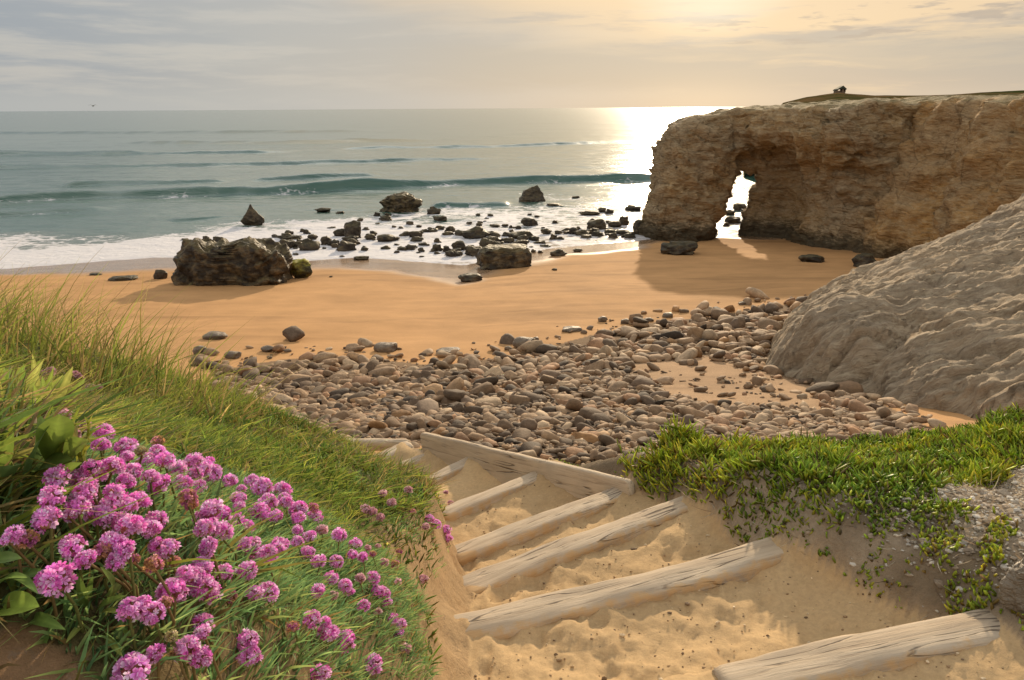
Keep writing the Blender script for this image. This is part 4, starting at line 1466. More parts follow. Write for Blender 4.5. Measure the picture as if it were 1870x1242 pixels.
def build_left_grass():
    # short turf in tufts over the whole left bank
    parts = []
    for cnt, box in ((11000, (-2.8, -0.1, 0.4, 3.0)), (17000, (-7, -0.1, 2.0, 8.0))):
        x, y, z, px, py = scatter(cnt, *box)
        if box[2] == 2.0:
            kk = ~((y < 3.0) & (x > -2.8))
            x, y, z, px, py = x[kk], y[kk], z[kk], px[kk], py[kk]
        P, L, R_ = zones(x, y)
        xl = np.interp(y, _xl[:, 0], _xl[:, 1])
        nz = fbm(x * 1.6, y * 1.6, 2.0, 3)
        ok = (x < xl - lerp(0.20, 0.04, sstep(3.0, 4.2, y)) + 0.10 * nz) & (z > H_beach(x, y) + 0.10)
        near = (poly_dist(px, py, CUSHION) < np.where(y < 1.7, 15, -38)) & (y > 0.1)
        soil = in_poly(px, py, SOILC) | ((y < 0.5) & (x > -0.9))
        dry = in_poly(px, py, DRY)
        dens = np.where(dry, 0.30, 1.0) * sstep(-.85, -0.2, nz + 0.3) * np.where(near, .02, 1.0)
        ok &= ~soil & (VR.uniform(size=len(x)) < dens)
        x, y, nz = x[ok], y[ok], nz[ok]
        n = len(x)
        nl = fbm(x * 0.7, y * 0.7, 12.0, 3)
        cg = pick([(.22, .28, .04), (.28, .32, .05), (.15, .22, .035), (.34, .32, .065), (.12, .19, .04)], n, .28)
        cy = pick([(.46, .35, .13), (.36, .24, .10), (.30, .27, .07)], n, .2)
        tuftL = VR.uniform(.04, .11, n) * (1 + 0.5 * nl) * sstep(0.0, 0.25, np.interp(y, _xl[:, 0], _xl[:, 1]) - x + 0.10)
        nb = VR.integers(7, 17, n)
        i = np.repeat(np.arange(n), nb)
        m_ = len(i)
        d0 = VR.normal(size=(m_, 3))
        d0[:, 2] = np.abs(d0[:, 2]) * .7 + .75
        d0 = unit(d0 * np.array([.8, .8, 1]))
        bx, by = x[i] + d0[:, 0] * VR.uniform(0, .03, m_), y[i] + d0[:, 1] * VR.uniform(0, .03, m_)
        bz = H(bx, by, 2)
        mk = (VR.uniform(size=m_) < np.clip(0.15 + 0.6 * nl[i] + 0.28 * sstep(-1.4, -0.3, x[i]) * sstep(5.5, 3.5, y[i]), 0.05, 0.75))[:, None]
        ct = np.where(mk, cy[i], cg[i] * 1.3) * np.exp(VR.normal(0, .2, (m_, 1)))
        cb = ct * np.where(mk, .6, .42)  # roots darkened in the colour for shaded gaps within the tufts
        bend = d0 * np.array([.7, .7, 0]) + VR.normal(size=(m_, 3)) * .15
        bend[:, 2] = -VR.uniform(0.05, .5, m_)
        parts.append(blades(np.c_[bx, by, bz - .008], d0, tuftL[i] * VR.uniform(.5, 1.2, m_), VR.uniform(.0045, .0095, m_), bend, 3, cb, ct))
    A = join(parts)
    # low leafy shoots mixed into the turf near the path
    x, y, z, px, py = scatter(46000, -1.9, -0.1, 1.6, 6.5)
    xl = np.interp(y, _xl[:, 0], _xl[:, 1])
    nz = fbm(x * 2.0, y * 2.0, 6.0, 3)
    ok = (x < xl - lerp(.16, .02, sstep(3.0, 4.0, y)) + 0.07 * nz) & (VR.uniform(size=len(x)) < sstep(-.1, .35, nz) * np.where(in_poly(px, py, DRY), .35, 1)) & ~in_poly(px, py, CUSHION)
    x, y, z = x[ok], y[ok], z[ok]
    n = len(x)
    cg = pick([(.14, .24, .045), (.18, .28, .045), (.25, .29, .05), (.32, .26, .06)], n, .25)
    bend = VR.normal(size=(n, 3)) * .2
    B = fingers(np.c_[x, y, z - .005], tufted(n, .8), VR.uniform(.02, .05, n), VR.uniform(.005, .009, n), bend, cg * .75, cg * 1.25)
    V, F, C_ = join([A, B])
    tag(link("short_grass", make_mesh("short_grass", V, F, M_GRASS, True, C_)), "short green and straw coloured turf covering the bank left of the steps", "grass", None, 'stuff')

    # tall grass along the crest
    x, y, z, px, py = scatter(190000, -8, -1.0, 3.1, 8.0)
    nz = fbm(x * 1.1, y * 1.1, 31.0, 3)
    tal = in_poly(px, py, TALL)
    back = (y > 4.7) & (x < -1.9)
    ok = (tal | back) & (VR.uniform(size=len(x)) < 0.095 * (0.35 + sstep(-.2, .4, nz)))
    x, y, z, px, py, nz = x[ok], y[ok], z[ok], px[ok], py[ok], nz[ok]
    n = len(x)
    cg = pick([(.20, .25, .045), (.25, .27, .06), (.15, .20, .045)], n, .2)
    cy = pick([(.50, .36, .14), (.40, .27, .12), (.33, .25, .08)], n, .2)
    k = (VR.uniform(size=n) < 0.34)[:, None]
    hgt = np.interp(px, [-200, 0, 150, 260, 330, 420, 520], [.55, .50, .46, .36, .27, .18, .11])
    L_ = hgt * np.exp(VR.normal(0, .35, n)) * (0.75 + 0.6 * sstep(-.1, .5, nz))
    wind = np.array([.20, 0.02, 0])
    d_ = unit(tufted(n, .24) + wind)
    tpx, tpy, _q = proj(np.c_[x, y, z] + d_ * L_[:, None])
    top_ = np.interp(tpx, [-300, 0, 200, 300, 420], [440, 485, 490, 540, 600]) - VR.exponential(12, n)
    L_ = L_ * np.where(tpy < top_, np.clip((py - top_) / np.maximum(py - tpy, 1), .2, 1), 1)
    bend = VR.normal(size=(n, 3)) * .22 + np.array([.20, 0, 0])
    bend[:, 2] = -VR.uniform(.0, .35, n)
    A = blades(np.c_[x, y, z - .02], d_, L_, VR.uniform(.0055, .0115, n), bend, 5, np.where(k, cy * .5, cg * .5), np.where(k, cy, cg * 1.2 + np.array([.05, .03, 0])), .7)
    # dry stalks lying over the turf
    m_ = 160
    i = np.nonzero(y > 3.4)[0]
    i = i[VR.integers(len(i), size=m_)]
    d2 = VR.normal(size=(m_, 3)) * np.array([1, .5, .15]) + np.array([.4, 0, .28])
    B = blades(np.c_[x, y, z + .05][i], unit(d2), VR.uniform(.35, .75, m_), VR.uniform(.003, .005, m_), VR.normal(size=(m_, 3)) * .12 + np.array([0, 0, -.2]), 5, pick([(.42, .33, .15)], m_), pick([(.45, .36, .18)], m_), .5)
    V, F, C_ = join([A, B])
    tag(link("tall_grass", make_mesh("tall_grass", V, F, M_GRASS, True, C_)), "tall wind bent grass with straw coloured blades along the crest of the bank", "grass", None, 'stuff')


build_left_grass()

# ------------------------------------------------------------------ green cover on the right bank
R1 = [(1120, 905), (1135, 852), (1200, 835), (1300, 832), (1400, 830), (1500, 822), (1600, 800), (1700, 780), (1900, 745), (2300, 700), (2300, 830), (1900, 850), (1760, 880), (1680, 925), (1600, 925), (1560, 945), (1520, 990), (1440, 1000), (1400, 960), (1290, 935), (1220, 940), (1160, 925)]
R2 = [(1540, 1095), (1600, 1050), (1680, 1035), (1740, 1070), (1810, 1105), (1770, 1128), (1700, 1145), (1640, 1165), (1580, 1150), (1555, 1120)]
R3 = [(1540, 930), (1640, 900), (1760, 930), (1745, 1010), (1690, 1020), (1620, 1005), (1560, 985)]
R4 = [(1290, 950), (1400, 950), (1430, 1010), (1340, 1015), (1300, 1010)]
R8 = [(1285, 935), (1420, 985), (1470, 1030), (1540, 1090), (1560, 1130), (1590, 1060), (1540, 990), (1420, 940)]
R5 = [(735, 800), (800, 792), (860, 802), (950, 825), (1060, 850), (1140, 868), (1135, 880), (1050, 866), (930, 838), (800, 812), (745, 825)]
R6 = [(1790, 1000), (1825, 985), (1830, 1050), (1800, 1060)]
R7 = [(1845, 1085), (1900, 1085), (1900, 1180), (1850, 1160)]


def build_right_cover():
    x, y, z, px, py = scatter(300000, -1.6, 5.5, 1.5, 7.2)
    nz = fbm(x * 2.4, y * 2.4, 41.0, 4)
    e = np.full(len(x), -99.0)
    for pl, wgt in ((R1, 1.0), (R2, 3.6), (R3, 2.4), (R4, 1.4), (R8, 1.3), (R6, 1.5), (R7, 1.5)):
        e = np.maximum(e, -poly_dist(px, py, pl) + 14 * (wgt - 1))
    e5 = -poly_dist(px, py, R5)
    clump = sstep(-.26, .0, fbm(x * 8, y * 8, 19.0, 2))
    hid = (y > 5.3) & (x > 0.7) & (y < 7.2)   # far side of the crest
    k = sstep(-10, 14, e + nz * 55)
    k = np.where(py > 920, k * lerp(1.0, clump * 1.8, sstep(920, 1000, py)), k)
    k = np.maximum(k, sstep(-6, 4, e5 + nz * 10) * 0.6)
    k = np.maximum(k, hid * 0.8)
    P, L, R_ = zones(x, y)
    ok = (VR.uniform(size=len(x)) < k * 0.72) & ~P & (x > -1.5) & (z > H_beach(x, y) - 0.05)
    x, y, z, px, py, e5, nz = x[ok], y[ok], z[ok], px[ok], py[ok], e5[ok], nz[ok]
    n = len(x)
    low = (e5 > -6)
    cr = sstep(-0.5, 0.6, fbm(x * 1.2, y * 1.2, 3.3, 3))
    hh = np.where(low, .022, np.interp(py, [760, 860, 960, 1100], [.085, .078, .052, .048])) * (0.55 + 0.9 * cr)
    cg = pick([(.38, .48, .04), (.45, .53, .048), (.28, .40, .04), (.52, .50, .052)], n, .2)
    cy = pick([(.30, .26, .04), (.28, .19, .05), (.22, .15, .06)], n, .2)
    yk = (VR.uniform(size=n) < np.where(py > 960, .22, .13))[:, None]
    pt = fbm(x * 1.7, y * 1.7, 77.0, 3)
    c1 = np.where(yk, cy, cg) * lerp(np.array([.72, .82, .85]), np.array([1.12, 1.05, 1.0]), sstep(-.35, .25, pt)[:, None])
    dome = np.clip(fbm(x * 4.5, y * 4.5, 9.0, 2) + .25, 0, 1)
    lift = VR.uniform(0, 1, n) ** .7 * np.where(low, .02, np.interp(py, [800, 900, 1000], [.13, .10, .06])) * (.15 + dome)
    d_ = tufted(n, .9)
    L_ = hh * VR.uniform(.45, .85, n)
    bend = VR.normal(size=(n, 3)) * .25
    bend[:, 2] = VR.uniform(0, .35, n)
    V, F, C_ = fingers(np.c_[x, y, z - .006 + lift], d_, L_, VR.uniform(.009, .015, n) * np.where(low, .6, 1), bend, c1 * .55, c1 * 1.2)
    tag(link("ground_cover", make_mesh("ground_cover", V, F, M_SUCC, True, C_)), "bright green fleshy ground cover on the crest of the bank right of the steps", "ground cover", None, 'stuff')
    # dead runners and straw between the patches
    x, y, z, px, py = scatter(5200, .8, 3.2, 1.8, 4.8)
    ok = ~zones(x, y)[0] & (px > 1250)
    x, y, z = x[ok], y[ok], z[ok]
    n = len(x)
    d_ = unit(VR.normal(size=(n, 3)) * np.array([1, 1, .25]) + np.array([0, 0, .15]))
    cs = pick([(.40, .32, .22), (.26, .18, .11), (.16, .11, .07), (.48, .42, .32)], n, .2)
    V, F, C_ = blades(np.c_[x, y, z + .004], d_, VR.uniform(.03, .11, n), VR.uniform(.002, .0045, n), VR.normal(size=(n, 3)) * .3, 3, cs, cs, .3)
    tag(link("plant_litter", make_mesh("plant_litter", V, F, M_GRASS, True, C_)), "dry dead stems and litter scattered over the stony right bank", "plant litter", None, 'stuff')


build_right_cover()


def build_gravel():
    x, y, z, px, py = scatter(90000, .7, 4.0, 1.2, 4.9)
    nz = fbm(x * 3, y * 3, 51.0, 3)
    scree = sstep(1480, 1700, px + nz * 120) * sstep(800, 900, py)
    corner = sstep(1640, 1740, px) * sstep(1130, 1170, py)
    ok = ~zones(x, y)[0] & (VR.uniform(size=len(x)) < np.clip(scree * .45 + corner * .45 + .05, 0, 1))
    x, y, z = x[ok], y[ok], z[ok]
    n = len(x)
    bv, bf = ICO[1]
    rg = VR
    sc = np.exp(rg.normal(-5.0, .45, n))
    V = bv[None] * (1 + .25 * rg.normal(size=(n, len(bv), 1)).clip(-1, 1)) * (np.c_[rg.uniform(.7, 1.3, n), rg.uniform(.6, 1, n), rg.uniform(.4, .7, n)] * sc[:, None])[:, None, :]
    an = rg.uniform(0, 6.28, n)
    c_, s_ = np.cos(an)[:, None], np.sin(an)[:, None]
    V = np.stack([V[..., 0] * c_ - V[..., 1] * s_, V[..., 0] * s_ + V[..., 1] * c_, V[..., 2]], -1) + np.c_[x, y, z + sc * .2][:, None, :]
    cc = pick([(.46, .40, .31), (.36, .29, .21), (.55, .50, .42), (.25, .19, .13)], n, .15)
    F = (bf[None] + (np.arange(n) * len(bv))[:, None, None]).reshape(-1, 3)
    tag(link("gravel", make_mesh("gravel", V.reshape(-1, 3), F, M_COB, False, np.repeat(cc, len(bv), 0))), "pale crumbly gravel on the bare part of the right bank", "gravel", None, 'stuff')
    # crumbs and small lumps on the trodden sand
    x, y, z, px, py = scatter(2200, -.3, 1.5, 1.6, 5.5)
    ok = zones(x, y)[0]
    x, y = x[ok], y[ok]
    z = H(x, y, True)
    n = len(x)
    sc = np.exp(rg.normal(-5.6, .45, n))
    V = bv[None] * (1 + .25 * rg.normal(size=(n, len(bv), 1)).clip(-1, 1)) * (np.c_[rg.uniform(.7, 1.3, n), rg.uniform(.6, 1, n), rg.uniform(.5, .8, n)] * sc[:, None])[:, None, :] + np.c_[x, y, z + sc * .3][:, None, :]
    cc = pick([(.50, .36, .20), (.36, .24, .13), (.22, .15, .09), (.60, .47, .30)], n, .15)
    F = (bf[None] + (np.arange(n) * len(bv))[:, None, None]).reshape(-1, 3)
    tag(link("sand_crumbs", make_mesh("sand_crumbs", V.reshape(-1, 3), F, M_COB, False, np.repeat(cc, len(bv), 0))), "small crumbs of stone and sand on the trodden steps", "crumbs", None, 'stuff')


build_gravel()
# grey rock half buried in the right bank
place_rock(1885, 1122, 105, 118, label="rough grey rock half buried in the gravelly bank beside the nearest step", mesh=big("bank_rock", 71, mat_wetrock("bank_rock", (.42, .36, .27), (.22, .18, .13), (.36, .31, .23), .3), 5, rough=.18), name="bank_rock", rz=0.0, sink=.2)


# ------------------------------------------------------------------ broad leaved plants
def leaf_mesh(base, tip, width, up, curl=0.15, fold=0.25, shape=0.5, n=9):
    """one leaf as vertices/faces; shape = where it is widest"""
    base, tip = np.array(base), np.array(tip)
    ax = tip - base
    L = np.linalg.norm(ax)
    ax = ax / L
    side = np.cross(ax, up)
    side /= max(np.linalg.norm(side), 1e-6)
    nn = np.cross(side, ax)
    V = []
    for i in range(n):
        q = i / (n - 1)
        a = math.log(0.5) / math.log(shape)
        w = width * 0.5 * max(math.sin(math.pi * min(q, 1) ** a) ** 0.75, 0.07 if q < .5 else 0.02)
        c_ = base + ax * L * q + nn * L * curl * math.sin(math.pi * q)
        for j in (-1, -.5, 0, .5, 1):
            V.append(c_ + side * w * j + nn * (abs(j) * w * fold - (0.10 * w if j == 0 else 0)) + nn * 0.05 * w * math.sin(q * 9 + j * 3))
    return np.array(V), grid_faces(n, 5)


def leafy(name, label, leaves, mat, cat="plant"):
    """leaves: base px, tip px, width px, depth y of base, of tip, colour"""
    parts = []
    for (bx, by), (tx, ty), w, y0, y1, c_ in leaves:
        b = at_y(np.array([float(bx)]), np.array([float(by)]), y0)[0]
        t2 = at_y(np.array([float(tx)]), np.array([float(ty)]), y1)[0]
        ww = w * y0 / 1330.0
        up = unit(CAM - (b + t2) / 2 + np.array([VR.normal() * .25, VR.normal() * .25, .5 + VR.uniform(0, .6)]))
        v, f_ = leaf_mesh(b, t2, ww, up, VR.uniform(.03, .14), VR.uniform(.12, .35), VR.uniform(.48, .62))
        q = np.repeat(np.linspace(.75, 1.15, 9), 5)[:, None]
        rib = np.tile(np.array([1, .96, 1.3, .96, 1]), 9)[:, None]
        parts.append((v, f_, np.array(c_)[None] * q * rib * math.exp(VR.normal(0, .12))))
    V, F, C_ = join(parts)
    o = link(name, None, None)
    return V, F, C_, o


def plant(name, label, leaves, mat):
    parts = leafy(name, label, leaves, mat)
    V, F, C_, o = parts
    bpy.data.objects.remove(o)
    c0 = V.mean(0)
    c0[2] = V[:, 2].min()
    o = link(name, make_mesh(name, V - c0, F, mat, True, C_), None, tuple(c0))
    return tag(o, label, "plant")


def ground_y(px, py): return float(hit(np.array([float(px)]), np.array([float(py)]), H)[0][0][1])


# tall cluster of narrow light green leaves at the frame's edge
yA = ground_y(40, 800)
lv = []
for k in range(120):
    bx, by = VR.uniform(-60, 105), VR.uniform(735, 830)
    a = VR.normal(0.05, .45)
    L_ = VR.uniform(50, 105)
    dpt = yA + (800 - by) * .003 + VR.normal(0, .03)
    lv.append(((bx, by), (bx + math.sin(a) * L_, by - math.cos(a) * L_), VR.uniform(11, 20), dpt, dpt - VR.uniform(-.03, .05), [(.27, .34, .06), (.35, .40, .08), (.21, .30, .055), (.42, .42, .11)][VR.integers(4)]))
plant("light_green_plant", "leafy plant with many narrow light green leaves, just below the tall grass", lv, M_BROAD)
yB = ground_y(80, 930)
lv = [((25, 935), (75, 760), 46), ((55, 900), (92, 775), 44), ((30, 960), (150, 845), 50), ((95, 860), (108, 757), 56), ((10, 960), (-10, 850), 60), ((60, 880), (132, 840), 44),
      ((0, 1000), (95, 895), 44), ((-10, 930), (30, 850), 50), ((115, 860), (150, 800), 34), ((120, 880), (185, 850), 30), ((-20, 1010), (45, 950), 40), ((5, 1030), (60, 985), 30), ((20, 990), (85, 955), 26), ((-20, 900), (25, 790), 40)]
lv2 = [(a, b, w, yB + VR.normal(0, .02), yB - VR.uniform(.0, .10), [(.11, .17, .05), (.15, .22, .05), (.21, .29, .05)][VR.integers(3)]) for a, b, w in lv]
for k in range(26):
    bx, by = VR.uniform(95, 175), VR.uniform(800, 865)
    lv2.append(((bx, by), (bx + VR.normal(3, 16), by - VR.uniform(30, 65)), VR.uniform(9, 16), yB, yB - .02, [(.34, .34, .05), (.26, .30, .04), (.40, .36, .12)][VR.integers(3)]))
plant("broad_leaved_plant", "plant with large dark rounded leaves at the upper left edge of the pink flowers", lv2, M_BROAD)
yC = ground_y(160, 1140)
lv = [((168, 1135), (80, 1198), 16), ((160, 1130), (122, 1078), 18), ((172, 1130), (232, 1088), 17), ((175, 1140), (200, 1215), 14), ((178, 1135), (255, 1165), 13), ((165, 1128), (170, 1050), 17), ((158, 1128), (140, 1045), 17),
      ((170, 1135), (120, 1175), 13), ((172, 1140), (150, 1225), 12), ((176, 1132), (238, 1125), 12), ((165, 1130), (95, 1120), 14), ((190, 1090), (183, 1035), 17), ((195, 1095), (228, 1060), 18), ((178, 1138), (225, 1200), 12), ((150, 1120), (60, 1165), 13)]
plant("strap_leaved_rosette", "rosette of narrow pointed green leaves in front of the pink flowers, above bare soil",
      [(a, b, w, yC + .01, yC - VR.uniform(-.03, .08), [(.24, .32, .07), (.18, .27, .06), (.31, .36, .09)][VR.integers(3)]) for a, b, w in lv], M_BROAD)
yD = ground_y(20, 1120)
lv = [((-25, 1115), (72, 1108), 52), ((-15, 1085), (50, 1055), 26), ((10, 1060), (95, 1045), 22), ((-20, 1050), (40, 1020), 30), ((60, 1135), (120, 1150), 24), ((75, 1130), (85, 1175), 26), ((20, 1075), (70, 1085), 20)]
plant("pale_leaved_plant", "low plant with one big pale green leaf lying over bare soil",
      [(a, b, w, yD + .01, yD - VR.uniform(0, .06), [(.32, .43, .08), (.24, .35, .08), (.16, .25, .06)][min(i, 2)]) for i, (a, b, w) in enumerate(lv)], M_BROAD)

# ------------------------------------------------------------------ sea thrift
FL = [(255,20,50,1),(340,60,50,1),(300,95,40,1),(415,90,80,0),(400,135,70,0),(500,145,90,0),(505,185,60,0),(625,125,55,2),(645,155,35,2),(560,160,50,3),(225,265,100,0),(320,270,90,0),(385,255,85,0),(350,300,80,0),(450,220,90,0),(500,280,70,0),(530,240,70,0),(580,205,80,0),
(655,200,80,0),(700,235,90,0),(600,265,70,0),(635,295,90,0),(725,290,80,0),(770,200,75,0),(800,235,70,0),(825,210,60,0),(845,250,80,0),(790,300,60,0),(745,345,80,2),(760,375,60,2),(915,278,60,0),(1000,280,60,0),(945,350,65,0),(950,385,55,0),(1040,305,85,0),(1120,315,75,0),
(1135,365,55,0),(1185,390,70,0),(1250,420,65,0),(1245,385,45,2),(205,345,100,0),(325,350,105,0),(310,385,90,0),(275,415,60,0),(455,335,95,0),(550,360,90,0),(185,435,110,0),(410,420,95,0),(375,410,80,0),(520,460,110,0),(480,440,80,0),(620,440,95,0),(60,490,80,0),(110,510,85,2),(30,510,60,0),(840,395,95,0),
(880,420,85,0),(800,430,70,0),(880,480,90,0),(810,470,80,0),(830,545,80,0),(965,465,90,0),(1030,405,85,0),(1095,420,60,0),(290,540,105,0),(340,590,80,0),(440,530,105,0),(500,560,90,0),(400,560,80,2),(460,600,80,0),(530,590,50,2),(620,535,65,0),(670,550,85,0),(610,610,80,2),(690,600,50,2),(1000,545,90,0),(970,530,60,0),(1065,570,80,0),(1110,535,75,0),
(1180,520,50,0),(1230,500,55,0),(1280,475,50,1),(1345,495,62,0),(1220,565,60,0),(1265,600,60,0),(1335,600,58,0),(1410,530,55,0),(1440,580,42,0),(1400,570,40,0),(230,670,140,0),(800,620,90,0),(740,655,95,0),(780,650,70,0),(890,645,75,0),(980,635,78,0),(680,715,110,0),(805,700,105,0),(720,730,60,0),(1060,725,95,0),(920,740,50,2),
(520,790,110,0),(605,805,100,0),(570,760,60,0),(660,760,55,2),(805,845,88,0),(680,895,52,3),(620,965,80,0),(740,945,105,0),(700,965,50,2),(985,915,88,0),(990,975,95,0),(525,1035,150,0),(1235,830,80,0),(1300,880,85,0),(1290,840,50,0),(1370,915,85,0),(1480,1005,85,0),(1270,1045,88,0),(1165,860,55,2),(1265,715,60,0),(1315,665,58,0),
(1370,695,58,0),(1385,720,45,0),(1325,735,40,1),(1445,775,55,0),(1480,665,60,0),(1430,665,42,1),(1520,725,60,0),(1500,715,50,0),(1535,760,45,0),(1560,825,45,0),(1590,850,50,0),(1585,885,42,0),(1610,945,45,1),(1500,800,35,1),(1525,605,40,1),(1570,610,38,2),(1585,560,30,2),(1575,680,38,1),(1680,670,42,1),(1480,570,32,2),
(1520,330,38,1),(1555,368,42,1),(1450,390,40,1),(1480,402,40,1),(1510,425,38,1),(1620,315,36,1),(1705,430,40,0),(1730,455,48,0),(1770,475,46,0),(1778,508,40,0),(1690,460,32,1),(1790,370,30,1),(1770,325,22,1),(1640,400,26,2),(1425,830,35,3),(1500,540,26,1),(1460,545,30,1)]
FAR = [(92, 679, 22, 1), (82, 682, 16, 1), (138, 685, 18, 1), (147, 690, 12, 1), (125, 735, 20, 1), (120, 757, 22, 1), (165, 708, 18, 1), (182, 707, 12, 1), (38, 677, 14, 1)]


def head_mesh(seed, cols, nfl=46, spread=1.0):
    """round head of small five-petalled flowers, radius 1"""
    rg = np.random.default_rng(seed)
    V, F, C_ = [], [], []
    o = 0
    for i in range(nfl):
        zc = 1 - 1.32 * (i + .5) / nfl
        ph = i * 2.39996 + rg.normal(0, .15)
        s = math.sqrt(max(0, 1 - zc * zc))
        n = np.array([s * math.cos(ph), s * math.sin(ph), zc]) + rg.normal(0, .13, 3)
        n /= np.linalg.norm(n)
        a = np.cross(n, [0.3, .2, .9] if abs(n[2]) < .9 else [1, 0, 0])
        a /= np.linalg.norm(a)
        b = np.cross(n, a)
        rad = rg.uniform(.66, .92)
        fr = rg.uniform(.27, .37)
        c_ = np.array(cols[rg.integers(len(cols))]) * math.exp(rg.normal(0, .22))
        opn = rg.uniform(.15, .9)
        a0 = rg.uniform(0, 6)
        for k in range(5):
            an = a0 + k * 1.2566 + rg.normal(0, .1)
            u = a * math.cos(an) + b * math.sin(an)
            w = -a * math.sin(an) + b * math.cos(an)
            c0 = n * rad * .82
            tipu = u * fr * (1 - .35 * opn) + n * fr * (.25 + .75 * opn)
            pts = [c0, c0 + tipu * .62 + w * fr * .30, c0 + tipu + w * fr * .24 + n * .02, c0 + tipu - w * fr * .24, c0 + tipu * .62 - w * fr * .30]
            V += pts
            F += [(o, o + 1, o + 4), (o + 1, o + 2, o + 4), (o + 2, o + 3, o + 4)]
            cc = c_ * math.exp(rg.normal(0, .12))
            C_ += [cc * np.array([.75, .6, .8]), cc, cc * 1.18, cc * 1.18, cc]
            o += 5
    return np.array(V), np.array(F), np.clip(np.array(C_), 0, .95)


PINKS = [(.86, .29, .68), (.92, .46, .80), (.80, .19, .58), (.94, .64, .86), (.90, .38, .70)]
PALES = [(.70, .42, .48), (.74, .50, .52), (.62, .33, .40)]
FADED = [(.55, .30, .16), (.60, .30, .30), (.58, .18, .40), (.48, .28, .12)]
BUDS = [(.42, .40, .20), (.50, .42, .28), (.36, .32, .14)]
HEADS = {0: [], 1: [], 2: [], 3: []}
for kind, cols, cnt in ((0, PINKS, 6), (1, PALES, 3), (2, FADED, 3), (3, BUDS, 2)):
    for k in range(cnt):
        v, f_, c_ = head_mesh(500 + kind * 20 + k, cols, 46 if kind < 2 else 34)
        HEADS[kind].append(make_mesh("flower_head_%d_%d" % (kind, k), v, f_, M_PETAL, False, c_))


def calyx_mesh():
    V, F, C_ = [], [], []
    for ring in range(2):
        for k in range(11):
            an = k * 2 * math.pi / 11 + ring * .28
            u = np.array([math.cos(an), math.sin(an), 0])
            w = np.array([-math.sin(an), math.cos(an), 0])
            o = len(V)
            b = u * .10 + np.array([0, 0, -.62])
            m_ = u * (.52 + .1 * ring) + np.array([0, 0, -.42 + .12 * ring])
            tp = u * (.74 + .08 * ring) + np.array([0, 0, -.02 + .22 * ring])
            V += [b - w * .05, b + w * .05, m_ + w * .20, tp, m_ - w * .20]
            F += [(o, o + 1, o + 2), (o, o + 2, o + 4), (o + 4, o + 2, o + 3)]
            cc = np.array([(.36, .21, .10), (.42, .28, .15), (.40, .17, .12)][(k + ring) % 3])
            C_ += [cc * .7, cc * .7, cc, cc * 1.15, cc]
    return make_mesh("flower_calyx", np.array(V), np.array(F), M_CALYX, False, np.array(C_))


CALYX = calyx_mesh()


def tube(pts, r0, r1, ns=6):
    pts = np.array(pts)
    V = []
    for i, p in enumerate(pts):
        d_ = unit(pts[min(i + 1, len(pts) - 1)] - pts[max(i - 1, 0)])
        a = unit(np.cross(d_, [.31, .9, .2]))
        b = np.cross(d_, a)
        r_ = lerp(r0, r1, i / (len(pts) - 1))
        for k in range(ns):
            an = k * 2 * math.pi / ns
            V.append(p + (a * math.cos(an) + b * math.sin(an)) * r_)
    F = []
    for i in range(len(pts) - 1):
        for k in range(ns):
            F.append((i * ns + k, i * ns + (k + 1) % ns, (i + 1) * ns + (k + 1) % ns, (i + 1) * ns + k))
    return np.array(V), np.array(F)


